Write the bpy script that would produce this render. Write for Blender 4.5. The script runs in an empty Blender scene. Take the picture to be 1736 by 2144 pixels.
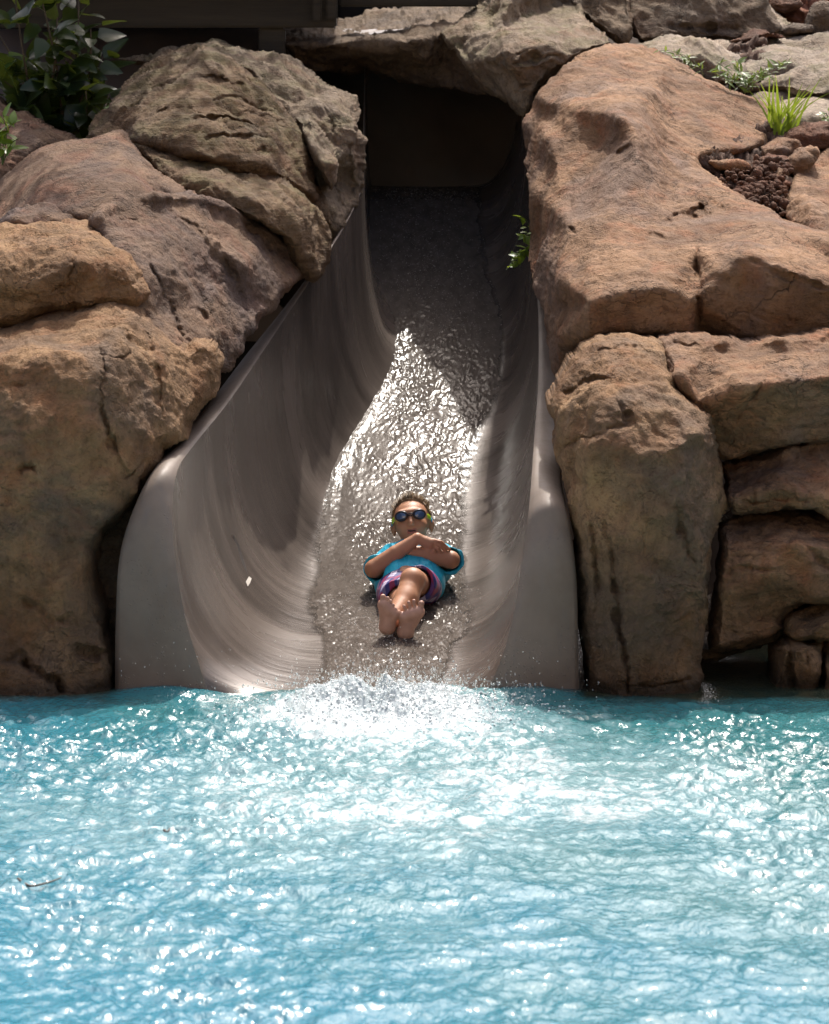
import bpy, bmesh, math, random
import numpy as np
from mathutils import Vector, Matrix
from mathutils.geometry import delaunay_2d_cdt

random.seed(7)
RNG = np.random.default_rng(7)
SC = bpy.context.scene
COL = SC.collection

# ------------------------------------------------------------------ camera
CAM_D, CAM_H, PITCH, FPX = 14.0, 2.3, math.radians(6.74), 8458.0   # focal length for a 1736 x 2144 picture
cam_data = bpy.data.cameras.new("camera")
cam = bpy.data.objects.new("camera", cam_data)
COL.objects.link(cam)
cam.location = (0, -CAM_D, CAM_H)
cam.rotation_euler = (math.radians(90) - PITCH, 0, 0)
cam_data.sensor_fit = 'VERTICAL'
cam_data.sensor_height = 36.0
cam_data.sensor_width = 36.0
cam_data.lens = 36.0 * FPX / 2144.0
cam_data.clip_start = 0.1
cam_data.clip_end = 900
cam_data.dof.use_dof = True
cam_data.dof.focus_distance = 15.3
cam_data.dof.aperture_fstop = cam_data.lens / 1000.0 / 0.018
SC.camera = cam

# ------------------------------------------------------------------ world, sun, exposure
SUN_EL, SUN_AZ = math.radians(56), math.radians(10)      # azimuth measured from +Y (away from the camera) towards +X
world = bpy.data.worlds.new("World")
SC.world = world
world.use_nodes = True
wn = world.node_tree.nodes
sky = wn.new("ShaderNodeTexSky")
sky.sky_type = 'NISHITA'
sky.sun_disc = False
sky.sun_elevation = SUN_EL
sky.sun_rotation = SUN_AZ
sky.air_density = 0.55
sky.dust_density = 7.0
sky.ozone_density = 0.6
world.node_tree.links.new(sky.outputs[0], wn["Background"].inputs[0])
wn["Background"].inputs[1].default_value = 0.15
sun_data = bpy.data.lights.new("sun", 'SUN')
sun_data.energy = 2.7
sun_data.angle = math.radians(0.53)
sun_data.color = (1.0, 0.95, 0.87)
sun = bpy.data.objects.new("sun", sun_data)
COL.objects.link(sun)
sdir = Vector((math.sin(SUN_AZ) * math.cos(SUN_EL), math.cos(SUN_AZ) * math.cos(SUN_EL), math.sin(SUN_EL)))
sun.rotation_euler = (-sdir).to_track_quat('-Z', 'Y').to_euler()
sun.location = (3, 8, 12)
SC.view_settings.view_transform = 'Standard'
SC.view_settings.look = 'None'
SC.view_settings.exposure = 0.82
SC.view_settings.gamma = 1.0

# ------------------------------------------------------------------ helpers
CP, SP = math.cos(PITCH), math.sin(PITCH)

def W(x, y, Y):
    """point of the place at distance Y behind the slide mouth, seen at picture position x, y (1736 wide)"""
    x, y, Y = np.broadcast_arrays(np.asarray(x, float), np.asarray(y, float), np.asarray(Y, float))
    a = (x - 868.0) / FPX
    b = (1072.0 - y) / FPX
    dy = CP + b * SP
    dz = -SP + b * CP
    t = (Y + CAM_D) / dy
    return np.stack([a * t, Y, CAM_H + dz * t], -1)

def zf(Y):
    Y = np.asarray(Y, float)
    lin = 0.12 * Y - 0.02
    u = np.clip(Y - 1.4, 0, None)
    m = 1.25
    z = lin + np.where(u < m, 0.12 * u * u, 0.12 * m * m + 0.30 * (u - m))
    return z - 0.30 * np.clip(Y - 5.1, 0, None)

def ysolve(y, H):
    """depth at which the picture row y meets the slide floor raised by H"""
    y = np.asarray(y, float)
    lo = np.full(y.shape, -2.0); hi = np.full(y.shape, 9.0)
    for _ in range(40):
        mid = (lo + hi) / 2
        f = W(868.0, y, mid)[..., 2] - zf(mid) - H
        lo = np.where(f > 0, mid, lo); hi = np.where(f > 0, hi, mid)
    return (lo + hi) / 2

_perm = RNG.random((64, 64, 64)).astype(np.float32)

def vnoise(p):
    i = np.floor(p).astype(np.int64)
    f = p - i
    f = f * f * f * (f * (f * 6 - 15) + 10)
    i0 = i & 63; i1 = (i + 1) & 63
    x0, y0, z0 = i0[..., 0], i0[..., 1], i0[..., 2]
    x1, y1, z1 = i1[..., 0], i1[..., 1], i1[..., 2]
    fx, fy, fz = f[..., 0], f[..., 1], f[..., 2]
    P = _perm
    a = P[x0, y0, z0] * (1 - fx) + P[x1, y0, z0] * fx
    b = P[x0, y1, z0] * (1 - fx) + P[x1, y1, z0] * fx
    c = P[x0, y0, z1] * (1 - fx) + P[x1, y0, z1] * fx
    d = P[x0, y1, z1] * (1 - fx) + P[x1, y1, z1] * fx
    return ((a * (1 - fy) + b * fy) * (1 - fz) + (c * (1 - fy) + d * fy) * fz) * 2 - 1

def fbm(p, octaves=4, gain=0.5, lac=2.07):
    s = 0; a = 1.0; n = 0
    q = np.array(p, float)
    for k in range(octaves):
        s = s + a * vnoise(q); n += a
        a *= gain
        q = q * lac + np.array([13.7, 5.3, 9.1])
    return s / n

def ridged(p, octaves=3):
    s = 0; a = 1.0; n = 0
    q = np.array(p, float)
    for k in range(octaves):
        s = s + a * (1 - np.abs(vnoise(q)) * 2.2); n += a
        a *= 0.5
        q = q * 2.1 + np.array([3.7, 15.3, 7.1])
    return s / n

def catmull(pts, sub=6, closed=False):
    pts = np.asarray(pts, float); n = len(pts)
    out = []
    rng = range(n) if closed else range(n - 1)
    for i in rng:
        if closed:
            p0, p1, p2, p3 = pts[i - 1], pts[i], pts[(i + 1) % n], pts[(i + 2) % n]
        else:
            p0, p1, p2, p3 = pts[max(i - 1, 0)], pts[i], pts[i + 1], pts[min(i + 2, n - 1)]
        for k in range(sub):
            t = k / sub
            out.append(0.5 * ((2 * p1) + (-p0 + p2) * t + (2 * p0 - 5 * p1 + 4 * p2 - p3) * t * t + (-p0 + 3 * p1 - 3 * p2 + p3) * t ** 3))
    if not closed:
        out.append(pts[-1])
    return np.array(out)

def make_mesh(name, verts, faces, mat=None, smooth=True):
    me = bpy.data.meshes.new(name)
    verts = np.asarray(verts, float)
    me.from_pydata(verts.tolist(), [], faces if isinstance(faces, list) else faces.tolist())
    if smooth:
        me.polygons.foreach_set("use_smooth", [True] * len(me.polygons))
    if mat is not None:
        for m in (mat if isinstance(mat, (list, tuple)) else [mat]):
            me.materials.append(m)
    me.update()
    return me

def obj(name, verts, faces, mat, parent=None, smooth=True, base=None):
    """one mesh object; its origin goes to the middle of its base"""
    verts = np.asarray(verts, float)
    if base is None:
        lo, hi = verts.min(0), verts.max(0)
        base = np.array([(lo[0] + hi[0]) / 2, (lo[1] + hi[1]) / 2, lo[2]])
    me = make_mesh(name, verts - base, faces, mat, smooth)
    o = bpy.data.objects.new(name, me)
    COL.objects.link(o)
    o.location = base
    if parent is not None:
        o.parent = parent
        o.location = np.asarray(base) - np.array(parent.location)
    return o

def tag(o, label, cat, group=None):
    o["label"] = label
    o["category"] = cat
    if group:
        o["group"] = group
    return o

def empty(name, loc):
    o = bpy.data.objects.new(name, None)
    o.empty_display_size = 0.1
    COL.objects.link(o)
    o.location = loc
    return o

def grid_faces(nu, nv, wrap=False):
    i, j = np.meshgrid(np.arange(nu - 1), np.arange(nv if wrap else nv - 1), indexing='ij')
    a = i * nv + j; b = i * nv + (j + 1) % nv
    c = (i + 1) * nv + (j + 1) % nv; d = (i + 1) * nv + j
    return np.stack([a.ravel(), b.ravel(), c.ravel(), d.ravel()], 1)

# ------------------------------------------------------------------ materials
class NT:
    def __init__(self, name):
        self.m = bpy.data.materials.new(name)
        self.m.use_nodes = True
        self.t = self.m.node_tree
        self.n = self.t.nodes
        self.p = self.n["Principled BSDF"]
        self.geo = self.n.new("ShaderNodeNewGeometry")
        self.pos = self.geo.outputs["Position"]
    def L(self, a, b):
        self.t.links.new(a, b)
    def map(self, scale=(1, 1, 1), rot=(0, 0, 0), loc=(0, 0, 0), src=None):
        n = self.n.new("ShaderNodeMapping")
        n.inputs["Scale"].default_value = scale
        n.inputs["Rotation"].default_value = rot
        n.inputs["Location"].default_value = loc
        self.L(src or self.pos, n.inputs["Vector"])
        return n.outputs[0]
    def noise(self, scale, detail=4, rough=0.55, vec=None, dist=0.0, out="Fac"):
        n = self.n.new("ShaderNodeTexNoise")
        n.inputs["Scale"].default_value = scale
        n.inputs["Detail"].default_value = detail
        n.inputs["Roughness"].default_value = rough
        n.inputs["Distortion"].default_value = dist
        self.L(vec or self.pos, n.inputs["Vector"])
        return n.outputs[out]
    def voro(self, scale, vec=None, feature='DISTANCE_TO_EDGE', rand=1.0):
        n = self.n.new("ShaderNodeTexVoronoi")
        n.feature = feature
        n.inputs["Scale"].default_value = scale
        n.inputs["Randomness"].default_value = rand
        self.L(vec or self.pos, n.inputs["Vector"])
        return n.outputs["Distance"]
    def ramp(self, fac, stops):
        n = self.n.new("ShaderNodeValToRGB")
        e = n.color_ramp.elements
        while len(e) < len(stops):
            e.new(0.5)
        for k, (pos, c) in enumerate(stops):
            e[k].position = pos
            e[k].color = (c, c, c, 1) if isinstance(c, (int, float)) else (*c, 1)
        self.L(fac, n.inputs[0])
        return n.outputs[0]
    def mix(self, fac, a, b, mode='MIX'):
        n = self.n.new("ShaderNodeMix")
        n.data_type = 'RGBA'
        n.blend_type = mode
        for s, v in ((n.inputs[0], fac), (n.inputs[6], a), (n.inputs[7], b)):
            if hasattr(v, "is_linked"):
                self.L(v, s)
            elif isinstance(v, (int, float)):
                s.default_value = v if s == n.inputs[0] else (v, v, v, 1)
            else:
                s.default_value = (*v, 1)
        return n.outputs[2]
    def math(self, op, a, b=0.0, clamp=False):
        n = self.n.new("ShaderNodeMath")
        n.operation = op
        n.use_clamp = clamp
        for s, v in ((n.inputs[0], a), (n.inputs[1], b)):
            if hasattr(v, "is_linked"):
                self.L(v, s)
            else:
                s.default_value = v
        return n.outputs[0]
    def bump(self, h, strength=0.5, dist=0.01, prev=None):
        n = self.n.new("ShaderNodeBump")
        n.inputs["Strength"].default_value = strength
        n.inputs["Distance"].default_value = dist
        self.L(h, n.inputs["Height"])
        if prev is not None:
            self.L(prev, n.inputs["Normal"])
        return n.outputs[0]
    def sepz(self):
        n = self.n.new("ShaderNodeSeparateXYZ")
        self.L(self.pos, n.inputs[0])
        return n.outputs
    def attr(self, name):
        n = self.n.new("ShaderNodeAttribute")
        n.attribute_name = name
        return n
    def set(self, **kw):
        names = dict(color="Base Color", rough="Roughness", normal="Normal", ior="IOR", spec="Specular IOR Level", metal="Metallic",
                     trans="Transmission Weight", coat="Coat Weight", coatr="Coat Roughness", sss="Subsurface Weight", alpha="Alpha")
        for k, v in kw.items():
            s = self.p.inputs[names[k]]
            if hasattr(v, "is_linked"):
                self.L(v, s)
            elif isinstance(v, (tuple, list)):
                s.default_value = (*v, 1)
            else:
                s.default_value = v
        return self

def rock_mat(name, tan, brown, red, grey, seed=0.0, strata=(3, 3, 16), strata_rot=(0.2, 0.35, 0.0), moss=0.0, wet=False, pit=1.0, greyness=0.5):
    t = NT(name)
    base = t.map(loc=(seed, seed * 0.7, seed * 1.3))
    n1 = t.noise(2.6, 5, 0.6, base, 0.6)
    n2 = t.noise(6.0, 5, 0.62, t.map(loc=(seed + 5, 2, 1)), 0.4)
    n3 = t.noise(1.7, 4, 0.6, t.map(loc=(seed + 11, 7, 3)), 0.8)
    stv = t.map(scale=strata, rot=strata_rot, loc=(seed, 0, 0))
    ns = t.noise(1.6, 7, 0.62, stv, 1.2)
    nf = t.noise(48, 6, 0.7, base)
    c = t.mix(t.ramp(n1, [(0.38, 0.0), (0.62, 1.0)]), brown, tan)
    c = t.mix(t.ramp(n2, [(0.5, 0.0), (0.68, 0.75)]), c, red)
    c = t.mix(t.ramp(n3, [(0.5, 0.0), (0.66, greyness)]), c, grey)
    c = t.mix(t.ramp(ns, [(0.34, 0.55), (0.5, 0.0)]), c, tuple(v * 0.45 for v in brown))
    c = t.mix(t.ramp(ns, [(0.58, 0.0), (0.75, 0.35)]), c, tuple(min(1, v * 1.45) for v in tan))
    c = t.mix(t.ramp(nf, [(0.3, 0.6), (0.5, 0.0)]), c, tuple(v * 0.4 for v in brown))
    if moss:
        sep = t.n.new("ShaderNodeSeparateXYZ"); t.L(t.geo.outputs["Normal"], sep.inputs[0])
        mm = t.math('MULTIPLY', t.ramp(t.noise(7, 5, 0.65, base), [(0.47, 0.0), (0.6, moss)]), t.ramp(sep.outputs[2], [(0.25, 0.0), (0.6, 1.0)]))
        c = t.mix(mm, c, (0.10, 0.11, 0.03))
    # thin wandering cracks
    wv = t.n.new("ShaderNodeVectorMath"); wv.operation = 'MULTIPLY_ADD'
    t.L(t.noise(5.0, 4, 0.6, base, 0, "Color"), wv.inputs[0]); wv.inputs[1].default_value = (0.32, 0.32, 0.32); t.L(t.pos, wv.inputs[2])
    cr = t.voro(3.1, wv.outputs[0])
    cr2 = t.voro(9.0, t.map(scale=(1, 1, 2.2), rot=strata_rot, src=wv.outputs[0]))
    gate = t.ramp(t.noise(1.9, 3, 0.6, t.map(loc=(seed + 3, 8, 2))), [(0.54, 0.0), (0.66, 1.0)])
    gate2 = t.ramp(t.noise(3.3, 3, 0.6, t.map(loc=(seed + 9, 1, 6))), [(0.5, 0.0), (0.62, 1.0)])
    k1 = t.math('MULTIPLY', t.ramp(cr, [(0.0, 1.0), (0.014, 0.0)]), gate)
    k2 = t.math('MULTIPLY', t.ramp(cr2, [(0.0, 1.0), (0.05, 0.0)]), gate2)
    kk = t.math('ADD', k1, t.math('MULTIPLY', k2, 0.6), True)
    c = t.mix(t.math('MULTIPLY', kk, 0.5), c, (0.04, 0.028, 0.02))
    run = t.noise(1.0, 6, 0.68, t.map(scale=(7, 7, 1.1), loc=(seed + 2, 4, 4)), 0.7)
    c = t.mix(t.ramp(run, [(0.5, 0.0), (0.68, 0.42)]), c, tuple(v * 0.5 for v in grey))
    big = t.noise(1.1, 3, 0.5, t.map(loc=(seed + 21, 5, 9)), 0.5)
    c = t.mix(t.ramp(big, [(0.35, 0.25), (0.55, 0.0)]), c, tuple(v * 0.6 for v in brown))
    if wet:
        z = t.sepz()[2]
        zz = t.math('ADD', z, t.math('MULTIPLY', t.noise(5, 4, 0.6, base), 0.30))
        algae = t.ramp(zz, [(0.08, 1.0), (0.36, 0.0)])
        c = t.mix(t.math('MULTIPLY', algae, 0.75), c, t.mix(t.ramp(n2, [(0.4, 0.0), (0.6, 1.0)]), (0.055, 0.04, 0.022), (0.17, 0.075, 0.02)))
        stain = t.math('MULTIPLY', t.ramp(t.noise(2.2, 5, 0.65, t.map(scale=(1, 1, 0.45), loc=(seed + 1, 3, 3)), 0.6), [(0.46, 0.0), (0.62, 0.55)]), t.ramp(zz, [(0.45, 1.0), (0.9, 0.0)]))
        c = t.mix(stain, c, (0.12, 0.092, 0.066))
        c = t.mix(t.ramp(t.math('ADD', z, t.math('MULTIPLY', t.noise(14, 4, 0.6, base), 0.06)), [(0.055, 0.75), (0.10, 0.0)]), c, (0.022, 0.017, 0.010))
        t.set(rough=t.ramp(zz, [(0.1, 0.45), (0.3, 0.85)]))
    else:
        t.set(rough=0.85)
    t.set(color=c, spec=0.25)
    pits = t.noise(95, 3, 0.6, base)
    b = t.bump(t.math('SUBTRACT', t.noise(11, 9, 0.66, base, 0.5), t.math('MULTIPLY', kk, 0.5)), 0.9, 0.035)
    b = t.bump(ns, 0.5, 0.026, b)
    b = t.bump(t.math('ADD', nf, t.math('MULTIPLY', pits, 0.5)), min(1.0, 0.7 * pit), 0.018, b)
    t.set(normal=b)
    return t.m

TAN, BROWN, RED, GREY = (0.36, 0.235, 0.145), (0.20, 0.122, 0.075), (0.27, 0.13, 0.075), (0.18, 0.137, 0.115)
M = {}
M['rock_front'] = rock_mat("rock_wet_base", (0.42, 0.26, 0.135), (0.255, 0.143, 0.073), (0.31, 0.135, 0.058), (0.175, 0.128, 0.094), 1.0, wet=True, pit=2.2, greyness=0.85, strata=(3, 3, 4.5))
M['rock_left'] = rock_mat("rock_brown", (0.27, 0.17, 0.105), (0.155, 0.095, 0.062), (0.25, 0.115, 0.07), (0.15, 0.112, 0.10), 4.2, (4, 4, 9), (0.3, 0.8, 0.2), pit=1.2, greyness=0.9)
M['rock_moss'] = rock_mat("rock_mossy", (0.215, 0.142, 0.08), (0.135, 0.083, 0.046), (0.18, 0.095, 0.048), (0.14, 0.105, 0.075), 7.7, (1.6, 1.6, 26), (0.06, 0.1, 0.0), moss=0.3)
M['rock_jamb'] = rock_mat("rock_jamb", (0.32, 0.25, 0.175), (0.19, 0.135, 0.09), (0.22, 0.13, 0.08), (0.29, 0.24, 0.19), 14.7, (9, 9, 2), (0.06, 0.1, 0.0), moss=0.35)
M['rock_right'] = rock_mat("rock_warm", (0.345, 0.205, 0.115), (0.205, 0.115, 0.064), (0.30, 0.123, 0.058), (0.205, 0.142, 0.11), 2.9, (4, 4, 12), (0.4, -0.6, 0.0), greyness=0.85)
M['rock_pale'] = rock_mat("rock_pale", (0.41, 0.335, 0.26), (0.26, 0.20, 0.145), (0.29, 0.21, 0.145), (0.36, 0.32, 0.285), 6.1, (2, 2, 14), (0.2, 0.1, 0.0), moss=0.35)
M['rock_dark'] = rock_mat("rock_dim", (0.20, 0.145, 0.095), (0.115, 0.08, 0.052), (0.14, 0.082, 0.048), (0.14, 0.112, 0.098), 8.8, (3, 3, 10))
M['rock_red'] = rock_mat("rock_red_lava", (0.24, 0.12, 0.07), (0.14, 0.065, 0.04), (0.22, 0.085, 0.045), (0.13, 0.085, 0.065), 3.3, pit=2.0)

def simple(name, color, rough=0.6, var=0.25, scale=20, bump=0.0, bscale=60, **kw):
    t = NT(name)
    n = t.noise(scale, 5, 0.6)
    t.set(color=t.mix(t.ramp(n, [(0.3, 0.0), (0.7, 1.0)]), tuple(c * (1 - var) for c in color), tuple(min(1, c * (1 + var)) for c in color)), rough=rough, **kw)
    if bump:
        t.set(normal=t.bump(t.noise(bscale, 5, 0.65), bump, 0.01))
    return t.m

M['soil'] = simple("soil", (0.085, 0.048, 0.032), 0.95, 0.5, 40, 1.0, 70)
M['red_soil'] = simple("red_soil", (0.20, 0.085, 0.05), 0.95, 0.45, 14, 1.0, 40)
M['bank'] = simple("earth_bank", (0.07, 0.05, 0.035), 0.95, 0.4, 3, 0.6, 15)

# ------------------------------------------------------------------ rocks: boulders with their own depth
STEP = 3.0

def poly_dist(px, py, poly):
    """signed distance to a closed outline (positive inside) and the nearest outline point"""
    n = len(poly)
    best = np.full(px.shape, 1e9); bx = np.zeros(px.shape); by = np.zeros(px.shape)
    ins = np.zeros(px.shape, bool)
    for i in range(n):
        x0, y0 = poly[i]; x1, y1 = poly[(i + 1) % n]
        dx, dy = x1 - x0, y1 - y0
        t = np.clip(((px - x0) * dx + (py - y0) * dy) / (dx * dx + dy * dy + 1e-9), 0, 1)
        qx, qy = x0 + t * dx, y0 + t * dy
        d = (px - qx) ** 2 + (py - qy) ** 2
        m = d < best
        best = np.where(m, d, best); bx = np.where(m, qx, bx); by = np.where(m, qy, by)
        c = ((y0 > py) != (y1 > py)) & (px < (x1 - x0) * (py - y0) / (y1 - y0 + 1e-12) + x0)
        ins ^= c
    d = np.sqrt(best)
    return np.where(ins, d, -d), bx, by

def blur(a, r, it=2):
    r = int(r)
    if r < 1:
        return a
    k = np.ones(2 * r + 1) / (2 * r + 1)
    for _ in range(it):
        for ax in (0, 1):
            p = np.pad(a, [(r, r) if i == ax else (0, 0) for i in (0, 1)], mode='edge')
            a = np.apply_along_axis(lambda v: np.convolve(v, k, mode='valid'), ax, p)
    return a

def rock(name, label, outline, pts, mat, R=26, Rm=0.14, smooth=7, amp=0.022, fine=0.009, cracks=(), back=0.45, seed=0.0, ys=1.0, step=STEP, cat="boulder", group=None, jit=2.0, freq=3.2):
    outline = catmull(np.array(outline, float), 5, True)
    s = np.arange(len(outline)) * 0.35
    q = np.stack([outline[:, 0] * 0.03, outline[:, 1] * 0.03, np.full(len(outline), seed + 3.3)], 1)
    outline = outline + jit * np.stack([fbm(q, 3), fbm(q + 31.7, 3)], 1) * 2
    pts = np.array(pts, float)
    pts[:, 2] *= ys
    lo, hi = outline.min(0) - 2 * step, outline.max(0) + 2 * step
    gx = np.arange(lo[0], hi[0] + step, step); gy = np.arange(lo[1], hi[1] + step, step)
    X, Yp = np.meshgrid(gx, gy, indexing='ij')
    d, bx, by = poly_dist(X, Yp, outline)
    # depth between the control points: flat facets, then softened
    extra = []
    for (cx, cy) in [(lo[0] - 40, lo[1] - 40), (hi[0] + 40, lo[1] - 40), (lo[0] - 40, hi[1] + 40), (hi[0] + 40, hi[1] + 40), ((lo[0] + hi[0]) / 2, lo[1] - 40), ((lo[0] + hi[0]) / 2, hi[1] + 40), (lo[0] - 40, (lo[1] + hi[1]) / 2), (hi[0] + 40, (lo[1] + hi[1]) / 2)]:
        w = 1 / ((pts[:, 0] - cx) ** 2 + (pts[:, 1] - cy) ** 2 + 1) ** 1.5
        extra.append((cx, cy, (w * pts[:, 2]).sum() / w.sum()))
    cp = np.vstack([pts, extra])
    vv, ee, ff, ov, oe, of = delaunay_2d_cdt([Vector((p[0], p[1])) for p in cp], [], [], 0, 1e-4)
    dep = np.full(X.shape, pts[:, 2].mean())
    zc = [cp[o[0], 2] for o in ov]
    for f in ff:
        (ax, ay), (b_x, b_y), (c_x, c_y) = [tuple(vv[k]) for k in f]
        den = (b_y - c_y) * (ax - c_x) + (c_x - b_x) * (ay - c_y)
        if abs(den) < 1e-9:
            continue
        i0, i1 = np.searchsorted(gx, [min(ax, b_x, c_x), max(ax, b_x, c_x)]); j0, j1 = np.searchsorted(gy, [min(ay, b_y, c_y), max(ay, b_y, c_y)])
        xs, ysub = X[i0:i1 + 1, j0:j1 + 1], Yp[i0:i1 + 1, j0:j1 + 1]
        l1 = ((b_y - c_y) * (xs - c_x) + (c_x - b_x) * (ysub - c_y)) / den
        l2 = ((c_y - ay) * (xs - c_x) + (ax - c_x) * (ysub - c_y)) / den
        l3 = 1 - l1 - l2
        m = (l1 >= -1e-6) & (l2 >= -1e-6) & (l3 >= -1e-6)
        dep[i0:i1 + 1, j0:j1 + 1][m] = (l1 * zc[f[0]] + l2 * zc[f[1]] + l3 * zc[f[2]])[m]
    sm = blur(dep, smooth, 2)
    # some of the sharp facet edges survive where the noise says so
    keep = np.clip(0.5 + 1.2 * fbm(np.stack([X * 0.012, Yp * 0.012, np.full(X.shape, seed)], -1), 3), 0, 1)
    dep = sm * (1 - 0.5 * keep) + blur(dep, max(1, smooth // 3), 1) * 0.5 * keep
    # rounded rim
    inside_keep = d > -0.75 * step
    snap = d < 0.3 * step
    X2 = np.where(snap, bx, X); Y2 = np.where(snap, by, Yp)
    dd = np.clip(np.where(snap, 0, d), 0, R) / R
    dep = dep + Rm * (1 - dd) ** 2.6
    for (line, wd, dp) in cracks:
        line = catmull(np.array(line, float), 5)
        best = np.full(X.shape, 1e9); tt = np.zeros(X.shape)
        jx = X + 9 * fbm(np.stack([X * 0.05, Yp * 0.05, np.full(X.shape, 9.0)], -1), 4, 0.6)
        jy = Yp + 9 * fbm(np.stack([X * 0.05, Yp * 0.05, np.full(X.shape, 19.0)], -1), 4, 0.6)
        for i in range(len(line) - 1):
            x0, y0 = line[i]; x1, y1 = line[i + 1]
            dx, dy = x1 - x0, y1 - y0
            t = np.clip(((jx - x0) * dx + (jy - y0) * dy) / (dx * dx + dy * dy + 1e-9), 0, 1)
            dq = np.hypot(jx - x0 - t * dx, jy - y0 - t * dy)
            tt = np.where(dq < best, (i + t) / (len(line) - 1), tt); best = np.minimum(best, dq)
        vary = np.clip(0.62 + 1.3 * fbm(np.stack([X * 0.035, Yp * 0.035, np.full(X.shape, 29.0 + wd)], -1), 3, 0.6), 0.38, 1.3) * (0.25 + 0.75 * np.sin(np.pi * np.clip(tt, 0.0, 1.0)) ** 0.6)
        ww = wd * (0.55 + 0.6 * vary)
        above = np.where(jy * 0 + 1 > 0, 1.0, 1.0)
        dep = dep + 0.95 * dp * vary * np.clip(1 - best / (1.7 * ww), 0, 1) ** 1.3
    P = W(X2, Y2, dep)
    # relief along the normal
    P0 = W(X, Yp, blur(dep, 2, 1))
    du = np.gradient(P0, axis=0); dv = np.gradient(P0, axis=1)
    N = np.cross(du, dv)
    N /= np.linalg.norm(N, axis=-1, keepdims=True) + 1e-9
    N[N[..., 1] > 0] *= -1
    wq = P * freq + seed
    wq = wq + 0.35 * np.stack([fbm(wq * 1.3 + 7, 2), fbm(wq * 1.3 + 17, 2), fbm(wq * 1.3 + 27, 2)], -1)
    h = amp * fbm(wq, 4, 0.55) * 1.6
    rg = ridged(wq * np.array([0.9, 0.9, 1.7]) + 40, 3)
    h = h - amp * 1.1 * np.clip(rg - 0.55, 0, None)
    cell = fbm(wq * 2.6 + 11, 3, 0.6)
    h = h + fine * (np.floor(cell * 4) / 4 * 1.0 + 0.5 * cell) * 1.5
    h = h + fine * 0.8 * fbm(P * 26 + seed, 3, 0.6)
    P = P + N * h[..., None]
    # faces
    idx = -np.ones(X.shape, int)
    quad = inside_keep[:-1, :-1] & inside_keep[1:, :-1] & inside_keep[1:, 1:] & inside_keep[:-1, 1:]
    use = np.zeros(X.shape, bool)
    use[:-1, :-1] |= quad; use[1:, :-1] |= quad; use[1:, 1:] |= quad; use[:-1, 1:] |= quad
    idx[use] = np.arange(use.sum())
    verts = P[use]
    a, b, c, e = idx[:-1, :-1][quad], idx[1:, :-1][quad], idx[1:, 1:][quad], idx[:-1, 1:][quad]
    faces = np.stack([a, e, c, b], 1)
    # boundary skirt that carries the stone backwards
    ed = np.concatenate([faces[:, [0, 1]], faces[:, [1, 2]], faces[:, [2, 3]], faces[:, [3, 0]]])
    key = np.sort(ed, 1); kk = key[:, 0] * (len(verts) + 1) + key[:, 1]
    u, inv, cnt = np.unique(kk, return_inverse=True, return_counts=True)
    be = ed[cnt[inv] == 1]
    bv = np.unique(be)
    mp = {int(v): len(verts) + k for k, v in enumerate(bv)}
    mp2 = {int(v): len(verts) + len(bv) + k for k, v in enumerate(bv)}
    cen = verts[bv].mean(0)
    s1 = verts[bv] + np.array([0, back * 0.5, 0]); s1[:, [0, 2]] += (cen - s1)[:, [0, 2]] * 0.03
    s2 = verts[bv] + np.array([0, back, 0]); s2[:, [0, 2]] += (cen - s2)[:, [0, 2]] * 0.22
    s2[:, 1] += (cen[1] - s2[:, 1]) * 0.2 + 0.05
    nv0 = len(verts)
    verts = np.vstack([verts, s1, s2, [s2.mean(0) + np.array([0, 0.1, 0])]])
    last = len(verts) - 1
    fl = faces.tolist()
    for p_, q_ in be.tolist():
        fl.append([q_, p_, mp[p_], mp[q_]])
        fl.append([mp[q_], mp[p_], mp2[p_], mp2[q_]])
        fl.append([mp2[q_], mp2[p_], last])
    o = obj(name, verts, fl, mat)
    if label:
        tag(o, label, cat, group)
    return o

# ------------------------------------------------------------------ the ground and the bank behind the rocks
def sheet(name, verts, faces, mat, kind="structure"):
    o = obj(name, verts, faces, mat, smooth=False)
    o["kind"] = kind
    return o
sheet("ground", [(-300, -300, -1.2), (300, -300, -1.2), (300, 300, -1.2), (-300, 300, -1.2)], [[0, 1, 2, 3]], M['bank'])
_u = np.linspace(-9, 9, 120); _v = np.linspace(0, 1, 26)
U_, V_ = np.meshgrid(_u, _v, indexing='ij')
_z = -1.0 + 3.4 * np.clip(V_ * 2.2, 0, 1) ** 0.8
_sd = np.clip((np.abs(U_) - 2.3) / 1.2, 0, 1); _sd = _sd * _sd * (3 - 2 * _sd)
_y = 8.2 + V_ * 5 + 0.03 * U_ * U_ - 6.6 * _sd
_p = np.stack([U_, _y, _z], -1)
_p[..., 2] += 0.2 * fbm(_p * 0.9, 3); _p[..., 1] += 0.3 * fbm(_p * 0.8 + 9, 3)
o = obj("hill", _p.reshape(-1, 3), grid_faces(120, 26)[:, ::-1], M['bank']); o["kind"] = "structure"

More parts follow.
